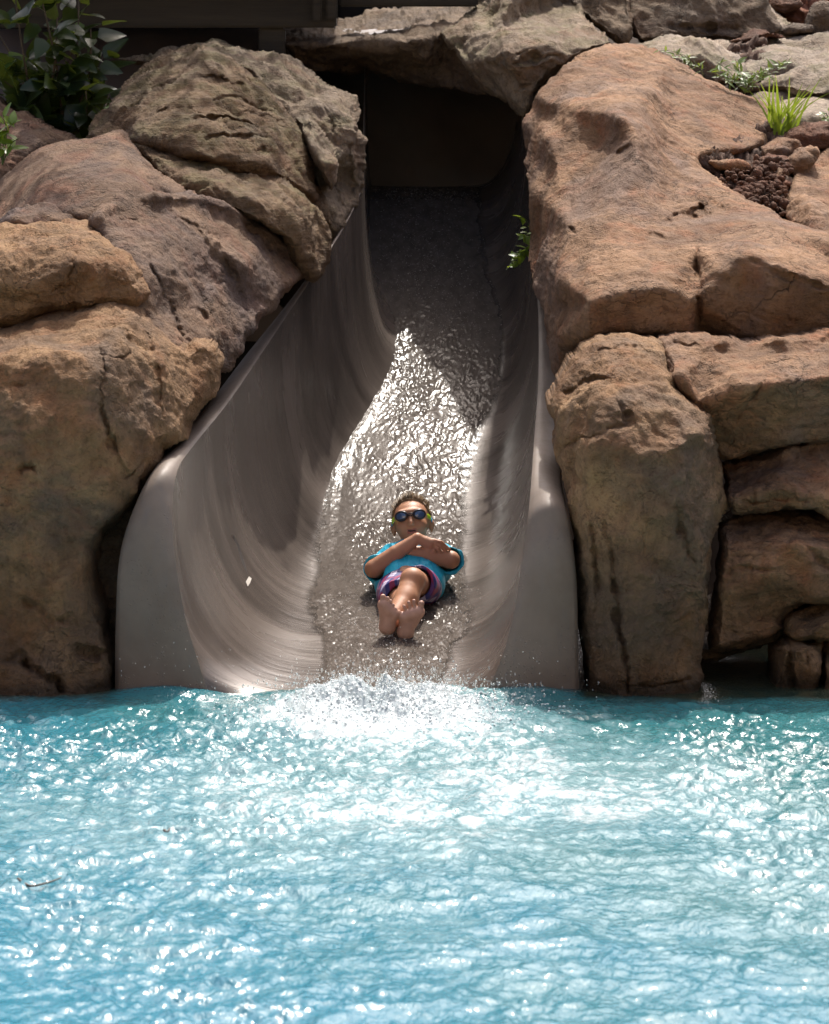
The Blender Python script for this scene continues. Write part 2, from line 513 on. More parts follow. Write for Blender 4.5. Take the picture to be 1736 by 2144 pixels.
# unseen deck under the camera and sandy slope behind, added for warm fill
M['deck'] = simple("deck_concrete", (0.42, 0.355, 0.28), 0.8, 0.12, 3, 0.3, 30)
M['slope'] = simple("fill_slope", (0.30, 0.235, 0.15), 0.9, 0.3, 0.8, 0.5, 6)
dz0 = 0.22
sheet("fill_deck", [(-30, -60, dz0), (30, -60, dz0), (30, -6.6, dz0), (-30, -6.6, dz0), (-30, -6.6, -1.1), (30, -6.6, -1.1)], [[0, 1, 2, 3], [3, 2, 5, 4]], M['deck'])
_u = np.linspace(-34, 34, 50); _v = np.linspace(0, 1, 20)
U_, V_ = np.meshgrid(_u, _v, indexing='ij')
_p = np.stack([U_, -19 - 16 * V_ + 0.012 * U_ * U_, dz0 - 0.1 + 11 * V_ ** 0.8], -1)
_p[..., 2] += 0.8 * fbm(_p * 0.3, 3) * V_; _p[..., 1] += 1.2 * fbm(_p * 0.25 + 9, 3)
o = obj("hill", _p.reshape(-1, 3), grid_faces(50, 20), M['slope']); o["kind"] = "structure"  # unseen slope added behind the camera as a warm reflector

# ------------------------------------------------------------------ boulders left of the slide
LS = 1.22
rock("boulder", "big tan boulder at the pool's left edge with algae-stained foot beside slide",
     [(-40, 720), (0, 680), (90, 648), (169, 624), (230, 618), (288, 633), (318, 655), (350, 690), (385, 718), (412, 705), (450, 720), (462, 760), (450, 790), (440, 830), (420, 866), (400, 888), (389, 917), (360, 931), (338, 939), (328, 971), (299, 1011), (282, 1044), (243, 1088), (212, 1115), (207, 1180), (228, 1248), (236, 1290), (239, 1400), (239, 1500), (239, 1540), (100, 1545), (-40, 1540), (-45, 1100)],
     [(-20, 700, 0.8), (80, 655, 0.85), (170, 628, 0.88), (280, 640, 0.8), (-20, 775, 0.32), (72, 748, 0.27), (200, 752, 0.26), (245, 700, 0.42), (285, 742, 0.42), (330, 760, 0.55), (385, 730, 0.78), (440, 740, 0.85), (455, 770, 0.9), (400, 840, 0.62), (430, 820, 0.75), (300, 900, 0.28), (350, 900, 0.42), (330, 930, 0.35),
      (60, 880, 0.14), (200, 880, 0.14), (100, 1000, 0.10), (220, 1000, 0.14), (270, 1030, 0.25), (40, 1150, 0.10), (170, 1150, 0.12), (205, 1120, 0.2), (60, 1290, 0.10), (150, 1270, 0.05), (220, 1300, 0.12), (30, 1370, 0.10), (140, 1385, 0.0), (210, 1380, 0.04), (100, 1450, -0.06), (225, 1460, 0.05), (0, 1460, 0.0), (0, 1540, -0.1), (230, 1540, -0.02)],
     M['rock_front'], R=30, Rm=0.2, smooth=3, amp=0.020, fine=0.010, seed=1.1, freq=3.0, back=1.0,
     cracks=[([(205, 700), (212, 760), (208, 830), (222, 880), (240, 940), (262, 1000)], 5, 0.05), ([(222, 678), (262, 690), (272, 720), (262, 745), (225, 752), (206, 735)], 4, 0.045), ([(300, 640), (318, 720), (330, 800), (335, 880), (330, 930)], 6, 0.05),
             ([(45, 1255), (90, 1285), (120, 1300), (150, 1290), (165, 1310)], 6, 0.06), ([(0, 1385), (45, 1372), (60, 1400), (110, 1420), (130, 1450)], 8, 0.09), ([(160, 1355), (190, 1368), (235, 1370)], 5, 0.05), ([(36, 985), (80, 978)], 11, 0.09), ([(228, 920), (250, 950)], 7, 0.06), ([(250, 1000), (300, 960)], 5, 0.04), ([(0, 815), (60, 800), (110, 770)], 6, 0.03)])
rock("boulder", "rounded tan boulder resting on the big boulder at the pool's left edge",
     [(-40, 485), (0, 474), (54, 467), (120, 463), (169, 463), (216, 470), (232, 489), (274, 535), (300, 590), (304, 625), (280, 645), (200, 650), (90, 665), (0, 690), (-40, 700)],
     [(-20, 488, 1.35), (100, 472, 1.35), (200, 476, 1.35), (228, 495, 1.25), (-20, 525, 0.98), (90, 512, 0.98), (190, 508, 1.0), (-20, 590, 0.86), (80, 590, 0.85), (140, 560, 0.83), (165, 545, 0.80), (230, 545, 0.88), (285, 600, 0.9), (-20, 670, 0.92), (90, 640, 0.9), (180, 620, 0.86), (270, 630, 0.9)],
     M['rock_front'], R=22, Rm=0.14, amp=0.02, fine=0.011, seed=5.2,
     cracks=[([(228, 487), (180, 493), (162, 520), (150, 560), (146, 590), (165, 610)], 3.5, 0.05), ([(100, 610), (145, 600), (150, 585)], 5, 0.04)])
rock("boulder", "small orange-brown boulder wedged behind the rounded tan boulder, left edge",
     [(-40, 500), (-10, 468), (30, 440), (90, 424), (150, 432), (178, 452), (182, 480), (100, 500)],
     [(-20, 470, 1.6), (90, 428, 1.6), (165, 450, 1.6), (30, 460, 1.38), (100, 450, 1.35), (150, 465, 1.4), (60, 495, 1.3)], M['rock_left'], R=22, Rm=0.12, seed=2.2)
rock("boulder", "folded brown rock slope running down along the slide's left rim",
     [(190, 450), (300, 405), (420, 405), (500, 435), (585, 490), (628, 530), (642, 570), (612, 600), (590, 622), (576, 647), (548, 668), (540, 692), (515, 708), (511, 737), (490, 748), (482, 772), (466, 785), (454, 808), (446, 820), (436, 846), (414, 874), (380, 900), (330, 820), (280, 660), (215, 520)],
     [(610, 590, 2.25), (640, 570, 2.5), (576, 645, 2.0), (540, 690, 1.76), (470, 790, 1.24), (414, 870, 0.84), (345, 800, 0.72), (300, 660, 0.95), (260, 560, 1.05), (225, 480, 1.25), (300, 430, 1.6), (420, 425, 1.95), (560, 490, 2.35), (400, 560, 1.42), (430, 640, 1.32), (450, 700, 1.2), (510, 560, 1.75), (480, 600, 1.72), (360, 700, 0.92), (400, 770, 0.88), (350, 560, 1.2), (500, 680, 1.55), (330, 500, 1.35), (440, 500, 1.72)],
     M['rock_left'], R=16, Rm=0.13, smooth=4, amp=0.015, fine=0.008, seed=8.4, freq=3.0,
     cracks=[([(300, 530), (345, 620), (400, 720), (430, 760)], 5, 0.05), ([(430, 480), (480, 560), (520, 640), (545, 680)], 7, 0.06), ([(380, 560), (430, 590), (470, 590)], 5, 0.05), ([(400, 640), (440, 660), (480, 720)], 6, 0.05), ([(520, 470), (560, 520), (590, 560)], 6, 0.06), ([(330, 440), (400, 470), (440, 520), (500, 590)], 5, 0.04)])
rock("boulder", "broad smooth reddish-brown boulder with a low peak, upper left",
     [(-40, 430), (-10, 385), (60, 325), (130, 295), (200, 281), (250, 272), (274, 300), (310, 342), (355, 373), (392, 400), (405, 440), (380, 490), (300, 490), (200, 490), (100, 470), (-40, 480)],
     [(250, 278, 1.85), (262, 330, 1.62), (200, 300, 1.8), (120, 310, 1.85), (0, 395, 1.85), (90, 370, 1.5), (190, 370, 1.42), (255, 410, 1.25), (60, 440, 1.35), (150, 450, 1.22), (250, 470, 1.12), (340, 400, 1.6), (395, 440, 1.65), (330, 470, 1.28), (310, 370, 1.6)],
     M['rock_left'], R=30, Rm=0.18, ys=1.2, smooth=3, amp=0.010, fine=0.005, seed=3.9, freq=2.0, cracks=[([(240, 290), (300, 370), (345, 430)], 5, 0.03), ([(190, 470), (260, 465), (290, 475)], 5, 0.05)])
rock("boulder", "tall dome boulder with layered cracks, top left beside the shrub",
     [(178, 280), (230, 212), (270, 162), (310, 127), (380, 98), (420, 92), (452, 106), (500, 140), (530, 165), (560, 190), (600, 232), (630, 267), (652, 320), (664, 380), (688, 430), (700, 475), (660, 470), (600, 420), (480, 372), (420, 350), (300, 320), (220, 310)],
     [(400, 98, 2.95), (405, 130, 2.6), (300, 150, 2.8), (210, 250, 2.6), (290, 290, 2.1), (420, 250, 2.1), (420, 330, 1.95), (530, 190, 2.5), (595, 260, 2.4), (560, 340, 2.05), (650, 400, 2.25), (690, 460, 2.45), (330, 190, 2.4), (470, 170, 2.42), (250, 230, 2.42), (360, 260, 2.1)],
     M['rock_moss'], R=28, Rm=0.2, ys=LS * 1.03, smooth=3, amp=0.013, fine=0.010, seed=6.5,
     cracks=[([(375, 165), (330, 178), (290, 215), (240, 262)], 6, 0.1), ([(500, 165), (540, 178), (555, 190)], 3, 0.05), ([(540, 310), (575, 312)], 4, 0.06), ([(400, 130), (385, 160), (380, 190)], 5, 0.05), ([(440, 212), (480, 206), (530, 216), (585, 235)], 3.5, 0.08), ([(400, 255), (450, 247), (490, 252), (560, 262)], 3.5, 0.08), ([(430, 290), (500, 283), (580, 292)], 3.5, 0.07), ([(470, 232), (520, 236), (600, 255)], 3, 0.06), ([(330, 240), (380, 228), (420, 232)], 3, 0.05), ([(420, 160), (470, 168), (510, 185)], 3, 0.06)])
rock("boulder", "mossy brown slab below the layered dome boulder, left of slide",
     [(285, 305), (360, 312), (450, 330), (520, 345), (582, 362), (640, 400), (680, 450), (700, 500), (690, 545), (655, 585), (630, 565), (600, 510), (560, 485), (500, 455), (440, 440), (395, 415), (345, 380)],
     [(300, 312, 2.12), (450, 338, 2.1), (560, 362, 2.15), (640, 408, 2.2), (400, 372, 1.85), (470, 385, 1.8), (560, 420, 1.8), (440, 420, 1.75), (560, 470, 1.78), (620, 470, 1.9), (625, 520, 1.9), (690, 520, 2.2), (650, 575, 1.98)],
     M['rock_moss'], R=16, Rm=0.12, ys=LS, smooth=3, amp=0.022, fine=0.012, seed=9.1, cracks=[([(440, 345), (470, 355), (520, 365), (600, 378)], 4, 0.05), ([(420, 350), (445, 352)], 7, 0.1)])
rock("boulder", "pale-topped tall rock forming the left jamb of the slide tunnel",
     [(250, 128), (300, 112), (420, 92), (480, 89), (560, 103), (620, 123), (690, 169), (738, 194), (752, 215), (755, 300), (757, 402), (745, 432), (722, 470), (700, 505), (680, 480), (650, 390), (600, 260), (520, 170), (400, 150)],
     [(260, 125, 3.5), (480, 92, 3.4), (620, 128, 3.3), (738, 198, 3.15), (600, 168, 2.98), (690, 215, 2.88), (742, 250, 2.85), (640, 260, 2.8), (700, 330, 2.7), (748, 360, 2.82), (752, 400, 2.9), (705, 480, 2.6), (660, 360, 2.68), (480, 130, 3.0)],
     M['rock_jamb'], R=16, Rm=0.16, ys=LS, smooth=3, amp=0.026, fine=0.013, seed=12.3, back=0.9, cracks=[([(745, 290), (735, 360), (740, 420)], 4, 0.06), ([(690, 330), (705, 400), (715, 440)], 5, 0.08), ([(650, 190), (690, 240), (700, 300)], 4, 0.04)])
rock("boulder", "small pale grey stone tucked beside the tunnel's left jamb",
     [(614, 250), (628, 240), (652, 238), (674, 262), (692, 300), (706, 326), (712, 370), (698, 405), (672, 380), (645, 310)],
     [(630, 245, 2.6), (665, 262, 2.58), (650, 290, 2.45), (690, 320, 2.5), (680, 340, 2.38), (690, 390, 2.4)], M['rock_jamb'], R=12, Rm=0.1, ys=LS, smooth=3, amp=0.02, seed=15.0)
rock("boulder", "low dim brown rock behind the small bright sprig, upper left corner",
     [(-60, 240), (-20, 200), (20, 224), (80, 250), (150, 281), (200, 305), (100, 340), (-60, 430)],
     [(-20, 215, 2.9), (60, 245, 2.8), (150, 285, 2.7), (0, 300, 2.5), (80, 300, 2.5), (-40, 400, 2.3)], M['rock_left'], ys=LS, seed=17.0)

rock("boulder", "shadowed stone deep in the gap left of the slide's rim",
     [(150, 1040), (330, 1000), (330, 1160), (300, 1330), (300, 1545), (150, 1545)], [(160, 1060, 0.5), (320, 1020, 0.6), (240, 1200, 0.36), (240, 1500, 0.34)], M['rock_dark'], R=20, Rm=0.1, back=0.3, seed=19.0, step=5)  # added filler, its dark colour stands in for the gap's shade

# ------------------------------------------------------------------ boulders right of the slide
RS = 1.3
rock("boulder", "huge warm tan rock face rising right of the slide tunnel",
     [(1114, 228), (1125, 190), (1160, 150), (1220, 110), (1290, 87), (1350, 92), (1410, 115), (1480, 158), (1560, 195), (1622, 240), (1606, 300), (1560, 322), (1500, 330), (1478, 345), (1530, 400), (1600, 432), (1650, 470), (1780, 520), (1780, 740), (1560, 725), (1460, 715), (1400, 718), (1300, 725), (1250, 735), (1200, 770), (1165, 790), (1150, 728), (1138, 662), (1122, 612), (1110, 560), (1107, 450), (1104, 370), (1099, 300), (1096, 255)],
     [(1290, 92, 3.0), (1410, 118, 3.1), (1560, 200, 2.9), (1615, 245, 2.8), (1180, 155, 2.7), (1260, 180, 2.48), (1120, 230, 2.65), (1106, 300, 2.6), (1128, 215, 2.55), (1200, 222, 2.28), (1296, 235, 1.96), (1330, 268, 1.88), (1248, 300, 2.12), (1225, 370, 1.92), (1335, 340, 1.70), (1280, 420, 1.5), (1205, 430, 1.70), (1185, 290, 2.2), (1165, 380, 1.93), (1150, 300, 2.12), (1130, 400, 2.0), (1113, 500, 2.1), (1190, 470, 1.46), (1270, 450, 1.40),
      (1400, 300, 2.15), (1500, 260, 2.5), (1480, 335, 2.12), (1400, 400, 1.72), (1340, 380, 1.62), (1300, 520, 1.16), (1230, 545, 1.12), (1167, 584, 1.12), (1234, 632, 0.84), (1320, 607, 0.82), (1395, 600, 0.84), (1450, 624, 0.84), (1452, 530, 1.08), (1400, 465, 1.4), (1510, 440, 1.55), (1510, 480, 1.35),
      (1143, 660, 1.45), (1163, 760, 1.25), (1180, 700, 0.98), (1240, 700, 0.86), (1320, 695, 0.86), (1450, 700, 0.86), (1466, 560, 1.07), (1470, 700, 0.99), (1490, 540, 0.98), (1560, 532, 0.93), (1625, 550, 0.87), (1750, 600, 0.85), (1560, 700, 0.92), (1750, 715, 0.9), (1600, 470, 1.32), (1760, 535, 1.12)],
     M['rock_right'], R=26, Rm=0.2, ys=RS, smooth=3, amp=0.015, fine=0.007, seed=21.0, freq=2.4, back=1.0,
     cracks=[([(1398, 462), (1430, 446), (1465, 440), (1490, 428), (1512, 432)], 9, 0.16), ([(1285, 340), (1300, 325), (1325, 305)], 4, 0.07), ([(1370, 278), (1410, 300), (1460, 330), (1480, 350)], 5, 0.07), ([(1460, 520), (1462, 600), (1464, 700)], 6, 0.08), ([(1190, 360), (1200, 420), (1192, 470)], 6, 0.05), ([(1120, 375), (1150, 388)], 3, 0.05), ([(1360, 492), (1410, 502)], 4, 0.04), ([(1570, 540), (1650, 580), (1740, 600)], 5, 0.04), ([(1205, 480), (1194, 482)], 6, 0.06), ([(1700, 545), (1740, 530)], 6, 0.06)])
rock("boulder", "long horizontal log-shaped boulder with a dark red underside",
     [(1380, 712), (1420, 697), (1480, 700), (1560, 706), (1650, 696), (1780, 700), (1780, 905), (1640, 935), (1520, 965), (1490, 930), (1470, 880), (1420, 820), (1390, 760)],
     [(1400, 712, 0.85), (1560, 712, 0.9), (1760, 705, 0.9), (1420, 790, 0.42), (1560, 806, 0.34), (1660, 796, 0.34), (1760, 785, 0.36), (1460, 850, 0.42), (1560, 860, 0.42), (1700, 850, 0.42), (1500, 920, 0.55), (1560, 945, 0.58), (1760, 890, 0.55), (1480, 740, 0.68), (1650, 735, 0.68)],
     M['rock_right'], R=20, Rm=0.12, smooth=3, amp=0.02, seed=24.0, cracks=[([(1392, 735), (1402, 760), (1405, 800)], 4, 0.06), ([(1400, 718), (1440, 722), (1460, 722)], 4, 0.06), ([(1540, 880), (1560, 860), (1600, 880)], 4, 0.04), ([(1600, 800), (1560, 850)], 4, 0.04)])
rock("boulder", "massive upright pillar boulder at the slide's right side with wet foot",
     [(1150, 858), (1168, 800), (1200, 745), (1250, 706), (1300, 698), (1375, 706), (1396, 730), (1402, 772), (1440, 832), (1490, 886), (1505, 950), (1520, 1030), (1524, 1062), (1500, 1110), (1486, 1250), (1478, 1350), (1472, 1480), (1472, 1545), (1228, 1545), (1225, 1455), (1222, 1350), (1215, 1250), (1205, 1140), (1182, 1030), (1166, 960), (1170, 905)],
     [(1250, 712, 0.75), (1330, 706, 0.78), (1388, 728, 0.7), (1200, 755, 0.65), (1160, 850, 0.5), (1290, 775, 0.36), (1390, 790, 0.42), (1250, 850, 0.16), (1330, 850, 0.12), (1420, 860, 0.2), (1480, 890, 0.3), (1500, 950, 0.34), (1178, 920, 0.3), (1240, 930, 0.07), (1330, 945, 0.0), (1430, 930, 0.03), (1460, 905, 0.1), (1220, 1050, 0.12), (1350, 1100, -0.03), (1440, 1060, 0.0), (1470, 1100, 0.08), (1515, 1050, 0.28), (1238, 1250, 0.08), (1275, 1150, 0.03), (1300, 1250, -0.01), (1350, 1250, -0.03), (1460, 1250, 0.08), (1240, 1450, 0.06), (1290, 1440, -0.02), (1350, 1460, 0.0), (1460, 1460, 0.06), (1350, 1540, -0.03)],
     M['rock_front'], R=30, Rm=0.17, smooth=3, amp=0.017, fine=0.010, seed=27.0, back=1.0,
     cracks=[([(1180, 830), (1230, 795), (1290, 795)], 6, 0.08), ([(1165, 960), (1200, 925), (1260, 910)], 4, 0.05), ([(1260, 1090), (1285, 1180), (1295, 1290), (1310, 1380), (1318, 1450)], 5, 0.06), ([(1290, 840), (1310, 880), (1275, 900)], 9, 0.07), ([(1240, 745), (1300, 728), (1370, 740)], 4, 0.05), ([(1420, 1040), (1430, 1120), (1450, 1180)], 6, 0.04), ([(1300, 1430), (1370, 1435), (1450, 1420)], 4, 0.04), ([(1240, 1100), (1250, 1200), (1245, 1290)], 4, 0.04)])
rock("boulder", "sloping tan boulder at the right edge under the log-shaped boulder",
     [(1512, 968), (1600, 945), (1690, 915), (1780, 885), (1780, 1110), (1700, 1075), (1600, 1075), (1540, 1078), (1520, 1050), (1515, 1005)],
     [(1530, 968, 0.72), (1760, 900, 0.78), (1540, 1045, 0.34), (1640, 1020, 0.30), (1760, 1050, 0.3), (1690, 1068, 0.36), (1600, 1070, 0.4), (1640, 970, 0.52)], M['rock_right'], R=18, Rm=0.12, smooth=3, amp=0.018, seed=30.0, cracks=[([(1560, 1052), (1620, 1042), (1700, 1048)], 4, 0.05)])
rock("boulder", "blocky brown boulder hanging over the dark gap at the waterline",
     [(1526, 1080), (1560, 1066), (1640, 1058), (1692, 1066), (1780, 1095), (1780, 1245), (1690, 1268), (1646, 1302), (1640, 1322), (1545, 1360), (1500, 1364), (1488, 1335), (1500, 1200), (1507, 1120)],
     [(1535, 1082, 0.6), (1640, 1064, 0.6), (1740, 1090, 0.55), (1530, 1140, 0.26), (1640, 1128, 0.19), (1680, 1130, 0.2), (1760, 1150, 0.26), (1520, 1250, 0.2), (1600, 1200, 0.17), (1690, 1230, 0.22), (1500, 1340, 0.26), (1560, 1345, 0.26), (1635, 1300, 0.3)],
     M['rock_right'], R=18, Rm=0.12, smooth=3, amp=0.02, seed=33.0, cracks=[([(1520, 1200), (1560, 1190), (1620, 1195)], 5, 0.035), ([(1690, 1130), (1720, 1180), (1760, 1190)], 5, 0.035)])
rock("boulder", "small wedge boulder low at the right edge above the waterline stones",
     [(1638, 1302), (1680, 1268), (1740, 1236), (1780, 1230), (1780, 1345), (1700, 1348), (1646, 1340)],
     [(1650, 1305, 0.3), (1740, 1245, 0.5), (1740, 1285, 0.18), (1690, 1320, 0.17), (1740, 1335, 0.2)], M['rock_front'], R=14, Rm=0.1, smooth=4, amp=0.014, seed=36.0)
rock("boulder", "grooved square stone standing in the water right of the dark gap",
     [(1608, 1352), (1640, 1345), (1690, 1350), (1724, 1345), (1722, 1400), (1718, 1480), (1718, 1540), (1600, 1540), (1600, 1470), (1612, 1400)],
     [(1615, 1352, 0.3), (1720, 1350, 0.3), (1640, 1365, 0.14), (1690, 1365, 0.12), (1625, 1450, 0.16), (1690, 1450, 0.12), (1660, 1540, 0.1)], M['rock_front'], R=12, Rm=0.08, smooth=3, amp=0.016, seed=39.0, cracks=[([(1655, 1350), (1652, 1400), (1658, 1470)], 4, 0.05), ([(1690, 1360), (1695, 1400)], 3, 0.03)])
rock("boulder", "partly cut-off stone in the water at the right edge",
     [(1727, 1350), (1780, 1345), (1780, 1540), (1724, 1540), (1724, 1420)], [(1730, 1355, 0.3), (1770, 1352, 0.3), (1740, 1370, 0.14), (1770, 1450, 0.1), (1730, 1500, 0.15)], M['rock_front'], R=10, Rm=0.08, smooth=3, seed=41.0)
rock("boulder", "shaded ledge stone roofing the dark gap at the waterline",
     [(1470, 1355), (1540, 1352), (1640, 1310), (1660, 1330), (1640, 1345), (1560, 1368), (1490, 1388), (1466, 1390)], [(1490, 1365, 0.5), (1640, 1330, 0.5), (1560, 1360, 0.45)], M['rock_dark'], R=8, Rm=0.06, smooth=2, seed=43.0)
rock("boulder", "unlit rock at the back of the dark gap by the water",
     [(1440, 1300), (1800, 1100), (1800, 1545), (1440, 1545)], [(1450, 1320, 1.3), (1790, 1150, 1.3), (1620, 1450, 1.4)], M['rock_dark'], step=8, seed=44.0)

# ------------------------------------------------------------------ rocks round and above the tunnel
TS = 1.2
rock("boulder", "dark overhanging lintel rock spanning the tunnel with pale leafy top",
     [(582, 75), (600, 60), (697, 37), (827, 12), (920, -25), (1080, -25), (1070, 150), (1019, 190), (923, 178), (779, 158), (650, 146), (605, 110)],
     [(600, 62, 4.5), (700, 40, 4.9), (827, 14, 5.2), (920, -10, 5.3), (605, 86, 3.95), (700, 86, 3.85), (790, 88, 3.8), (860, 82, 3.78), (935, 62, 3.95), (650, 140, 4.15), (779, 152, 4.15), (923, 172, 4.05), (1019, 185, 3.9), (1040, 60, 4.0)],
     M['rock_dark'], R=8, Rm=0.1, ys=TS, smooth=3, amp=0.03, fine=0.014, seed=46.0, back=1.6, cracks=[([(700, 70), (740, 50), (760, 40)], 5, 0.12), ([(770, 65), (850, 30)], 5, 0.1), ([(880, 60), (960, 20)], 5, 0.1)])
rock("boulder", "large pale grey-topped boulder perched over the tunnel's right shoulder",
     [(922, 72), (955, 45), (990, 15), (1010, -25), (1190, -25), (1236, 45), (1292, 88), (1232, 116), (1172, 152), (1128, 196), (1102, 246), (1072, 218), (1030, 197), (1000, 172), (960, 125)],
     [(1000, 0, 4.5), (1180, 0, 4.5), (1285, 88, 3.55), (935, 70, 3.9), (985, 58, 3.8), (1040, 62, 3.75), (1060, 98, 3.35), (1130, 84, 3.42), (1200, 74, 3.55), (1068, 140, 3.36), (1092, 225, 3.45), (1000, 130, 3.6), (1020, 180, 3.7), (1150, 130, 3.4), (1200, 110, 3.45)],
     M['rock_jamb'], R=12, Rm=0.12, ys=TS, smooth=4, amp=0.026, fine=0.012, seed=49.0, back=1.2, cracks=[([(1075, 135), (1130, 120), (1180, 112)], 4, 0.08), ([(960, 90), (990, 130)], 6, 0.08), ([(1085, 190), (1110, 180)], 4, 0.06)])
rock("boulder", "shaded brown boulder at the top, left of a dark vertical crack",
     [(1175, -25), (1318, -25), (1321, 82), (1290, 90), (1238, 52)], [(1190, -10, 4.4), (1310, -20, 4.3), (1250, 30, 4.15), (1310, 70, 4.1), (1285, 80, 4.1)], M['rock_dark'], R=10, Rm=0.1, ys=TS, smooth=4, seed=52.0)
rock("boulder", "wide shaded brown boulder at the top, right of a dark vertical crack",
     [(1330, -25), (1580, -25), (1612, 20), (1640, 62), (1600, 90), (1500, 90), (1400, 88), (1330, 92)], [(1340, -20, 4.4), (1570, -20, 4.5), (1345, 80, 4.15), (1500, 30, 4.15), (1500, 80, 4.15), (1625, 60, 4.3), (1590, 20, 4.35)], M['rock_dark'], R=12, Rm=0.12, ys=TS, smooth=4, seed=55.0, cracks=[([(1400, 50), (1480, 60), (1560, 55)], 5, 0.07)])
rock("boulder", "narrow pale sliver of rock slanting down in the upper right",
     [(1576, -25), (1600, -10), (1650, 45), (1705, 78), (1640, 90), (1600, 60)], [(1590, -10, 4.7), (1640, 40, 4.5), (1700, 78, 4.4), (1620, 70, 4.3)], M['rock_pale'], R=10, Rm=0.1, ys=TS, smooth=3, seed=57.0)
rock("boulder", "mossy pale slab behind the huge rock face, upper right",
     [(1310, 100), (1390, 76), (1470, 81), (1548, 104), (1565, 150), (1530, 185), (1460, 170), (1390, 130)], [(1330, 98, 3.9), (1400, 80, 4.1), (1540, 106, 3.9), (1480, 110, 3.5), (1400, 105, 3.5), (1550, 160, 3.3)], M['rock_pale'], R=12, Rm=0.1, ys=TS, smooth=4, seed=60.0)
rock("boulder", "pale grey slab with dark patches at the right edge, uppermost of three",
     [(1535, 160), (1556, 98), (1606, 76), (1680, 70), (1780, 66), (1780, 150), (1700, 160), (1600, 180)], [(1560, 100, 4.1), (1640, 76, 4.25), (1770, 72, 4.25), (1560, 160, 3.6), (1640, 120, 3.7), (1770, 115, 3.7), (1700, 155, 3.55)], M['rock_pale'], R=14, Rm=0.1, ys=TS, smooth=4, amp=0.03, seed=63.0)
rock("boulder", "pale layered slab at the right edge, middle of three, behind fern-like weed",
     [(1560, 190), (1600, 160), (1700, 145), (1780, 140), (1780, 200), (1700, 205), (1620, 200)], [(1580, 180, 3.55), (1700, 150, 3.6), (1770, 145, 3.6), (1640, 178, 3.35), (1770, 170, 3.35), (1700, 200, 3.3)], M['rock_pale'], R=12, Rm=0.1, ys=TS, smooth=3, amp=0.03, seed=66.0)
rock("boulder", "pale slab at the right edge, lowest of three, behind the grass tuft",
     [(1545, 205), (1600, 188), (1700, 190), (1780, 192), (1780, 300), (1690, 290), (1610, 265)], [(1560, 205, 3.45), (1680, 192, 3.5), (1770, 195, 3.5), (1600, 240, 3.05), (1700, 240, 3.0), (1770, 250, 2.95), (1700, 285, 2.95)], M['rock_pale'], R=14, Rm=0.1, ys=TS, smooth=4, amp=0.022, seed=69.0)
rock("boulder", "pinkish boulder at the right edge below the soil pocket",
     [(1640, 455), (1652, 390), (1672, 350), (1700, 328), (1780, 312), (1780, 580), (1720, 520)], [(1650, 440, 1.75), (1665, 385, 2.0), (1700, 335, 2.35), (1770, 320, 2.4), (1690, 430, 1.65), (1770, 420, 1.8), (1730, 500, 1.35), (1770, 560, 1.15)], M['rock_right'], R=16, Rm=0.14, ys=RS, smooth=3, seed=72.0)

# soil in the pocket and the red bank in the corner
o = rock("soil", None, [(1465, 335), (1540, 300), (1620, 262), (1780, 245), (1780, 340), (1700, 400), (1655, 470), (1600, 440), (1530, 400)],
         [(1480, 338, 2.2), (1600, 290, 2.65), (1700, 260, 2.9), (1770, 300, 2.7), (1560, 390, 2.0), (1640, 440, 1.8), (1620, 380, 2.1)], M['soil'], R=6, Rm=0.05, ys=RS, smooth=4, amp=0.03, fine=0.03, seed=75.0, freq=7)
o["kind"] = "structure"
o = rock("red_soil", None, [(1560, -30), (1800, -30), (1800, 100), (1640, 100)], [(1580, -20, 5.0), (1790, -20, 5.0), (1700, 90, 4.6)], M['red_soil'], R=6, Rm=0.05, ys=TS, smooth=4, amp=0.05, fine=0.03, seed=78.0, freq=5)
o["kind"] = "structure"
o = rock("soil", None, [(1500, 130), (1545, 95), (1600, 90), (1600, 170), (1540, 200)], [(1510, 130, 3.75), (1590, 100, 4.0), (1550, 180, 3.4)], M['soil'], R=6, Rm=0.05, ys=TS, smooth=3, amp=0.03, fine=0.03, seed=79.0, freq=7)
o["kind"] = "structure"
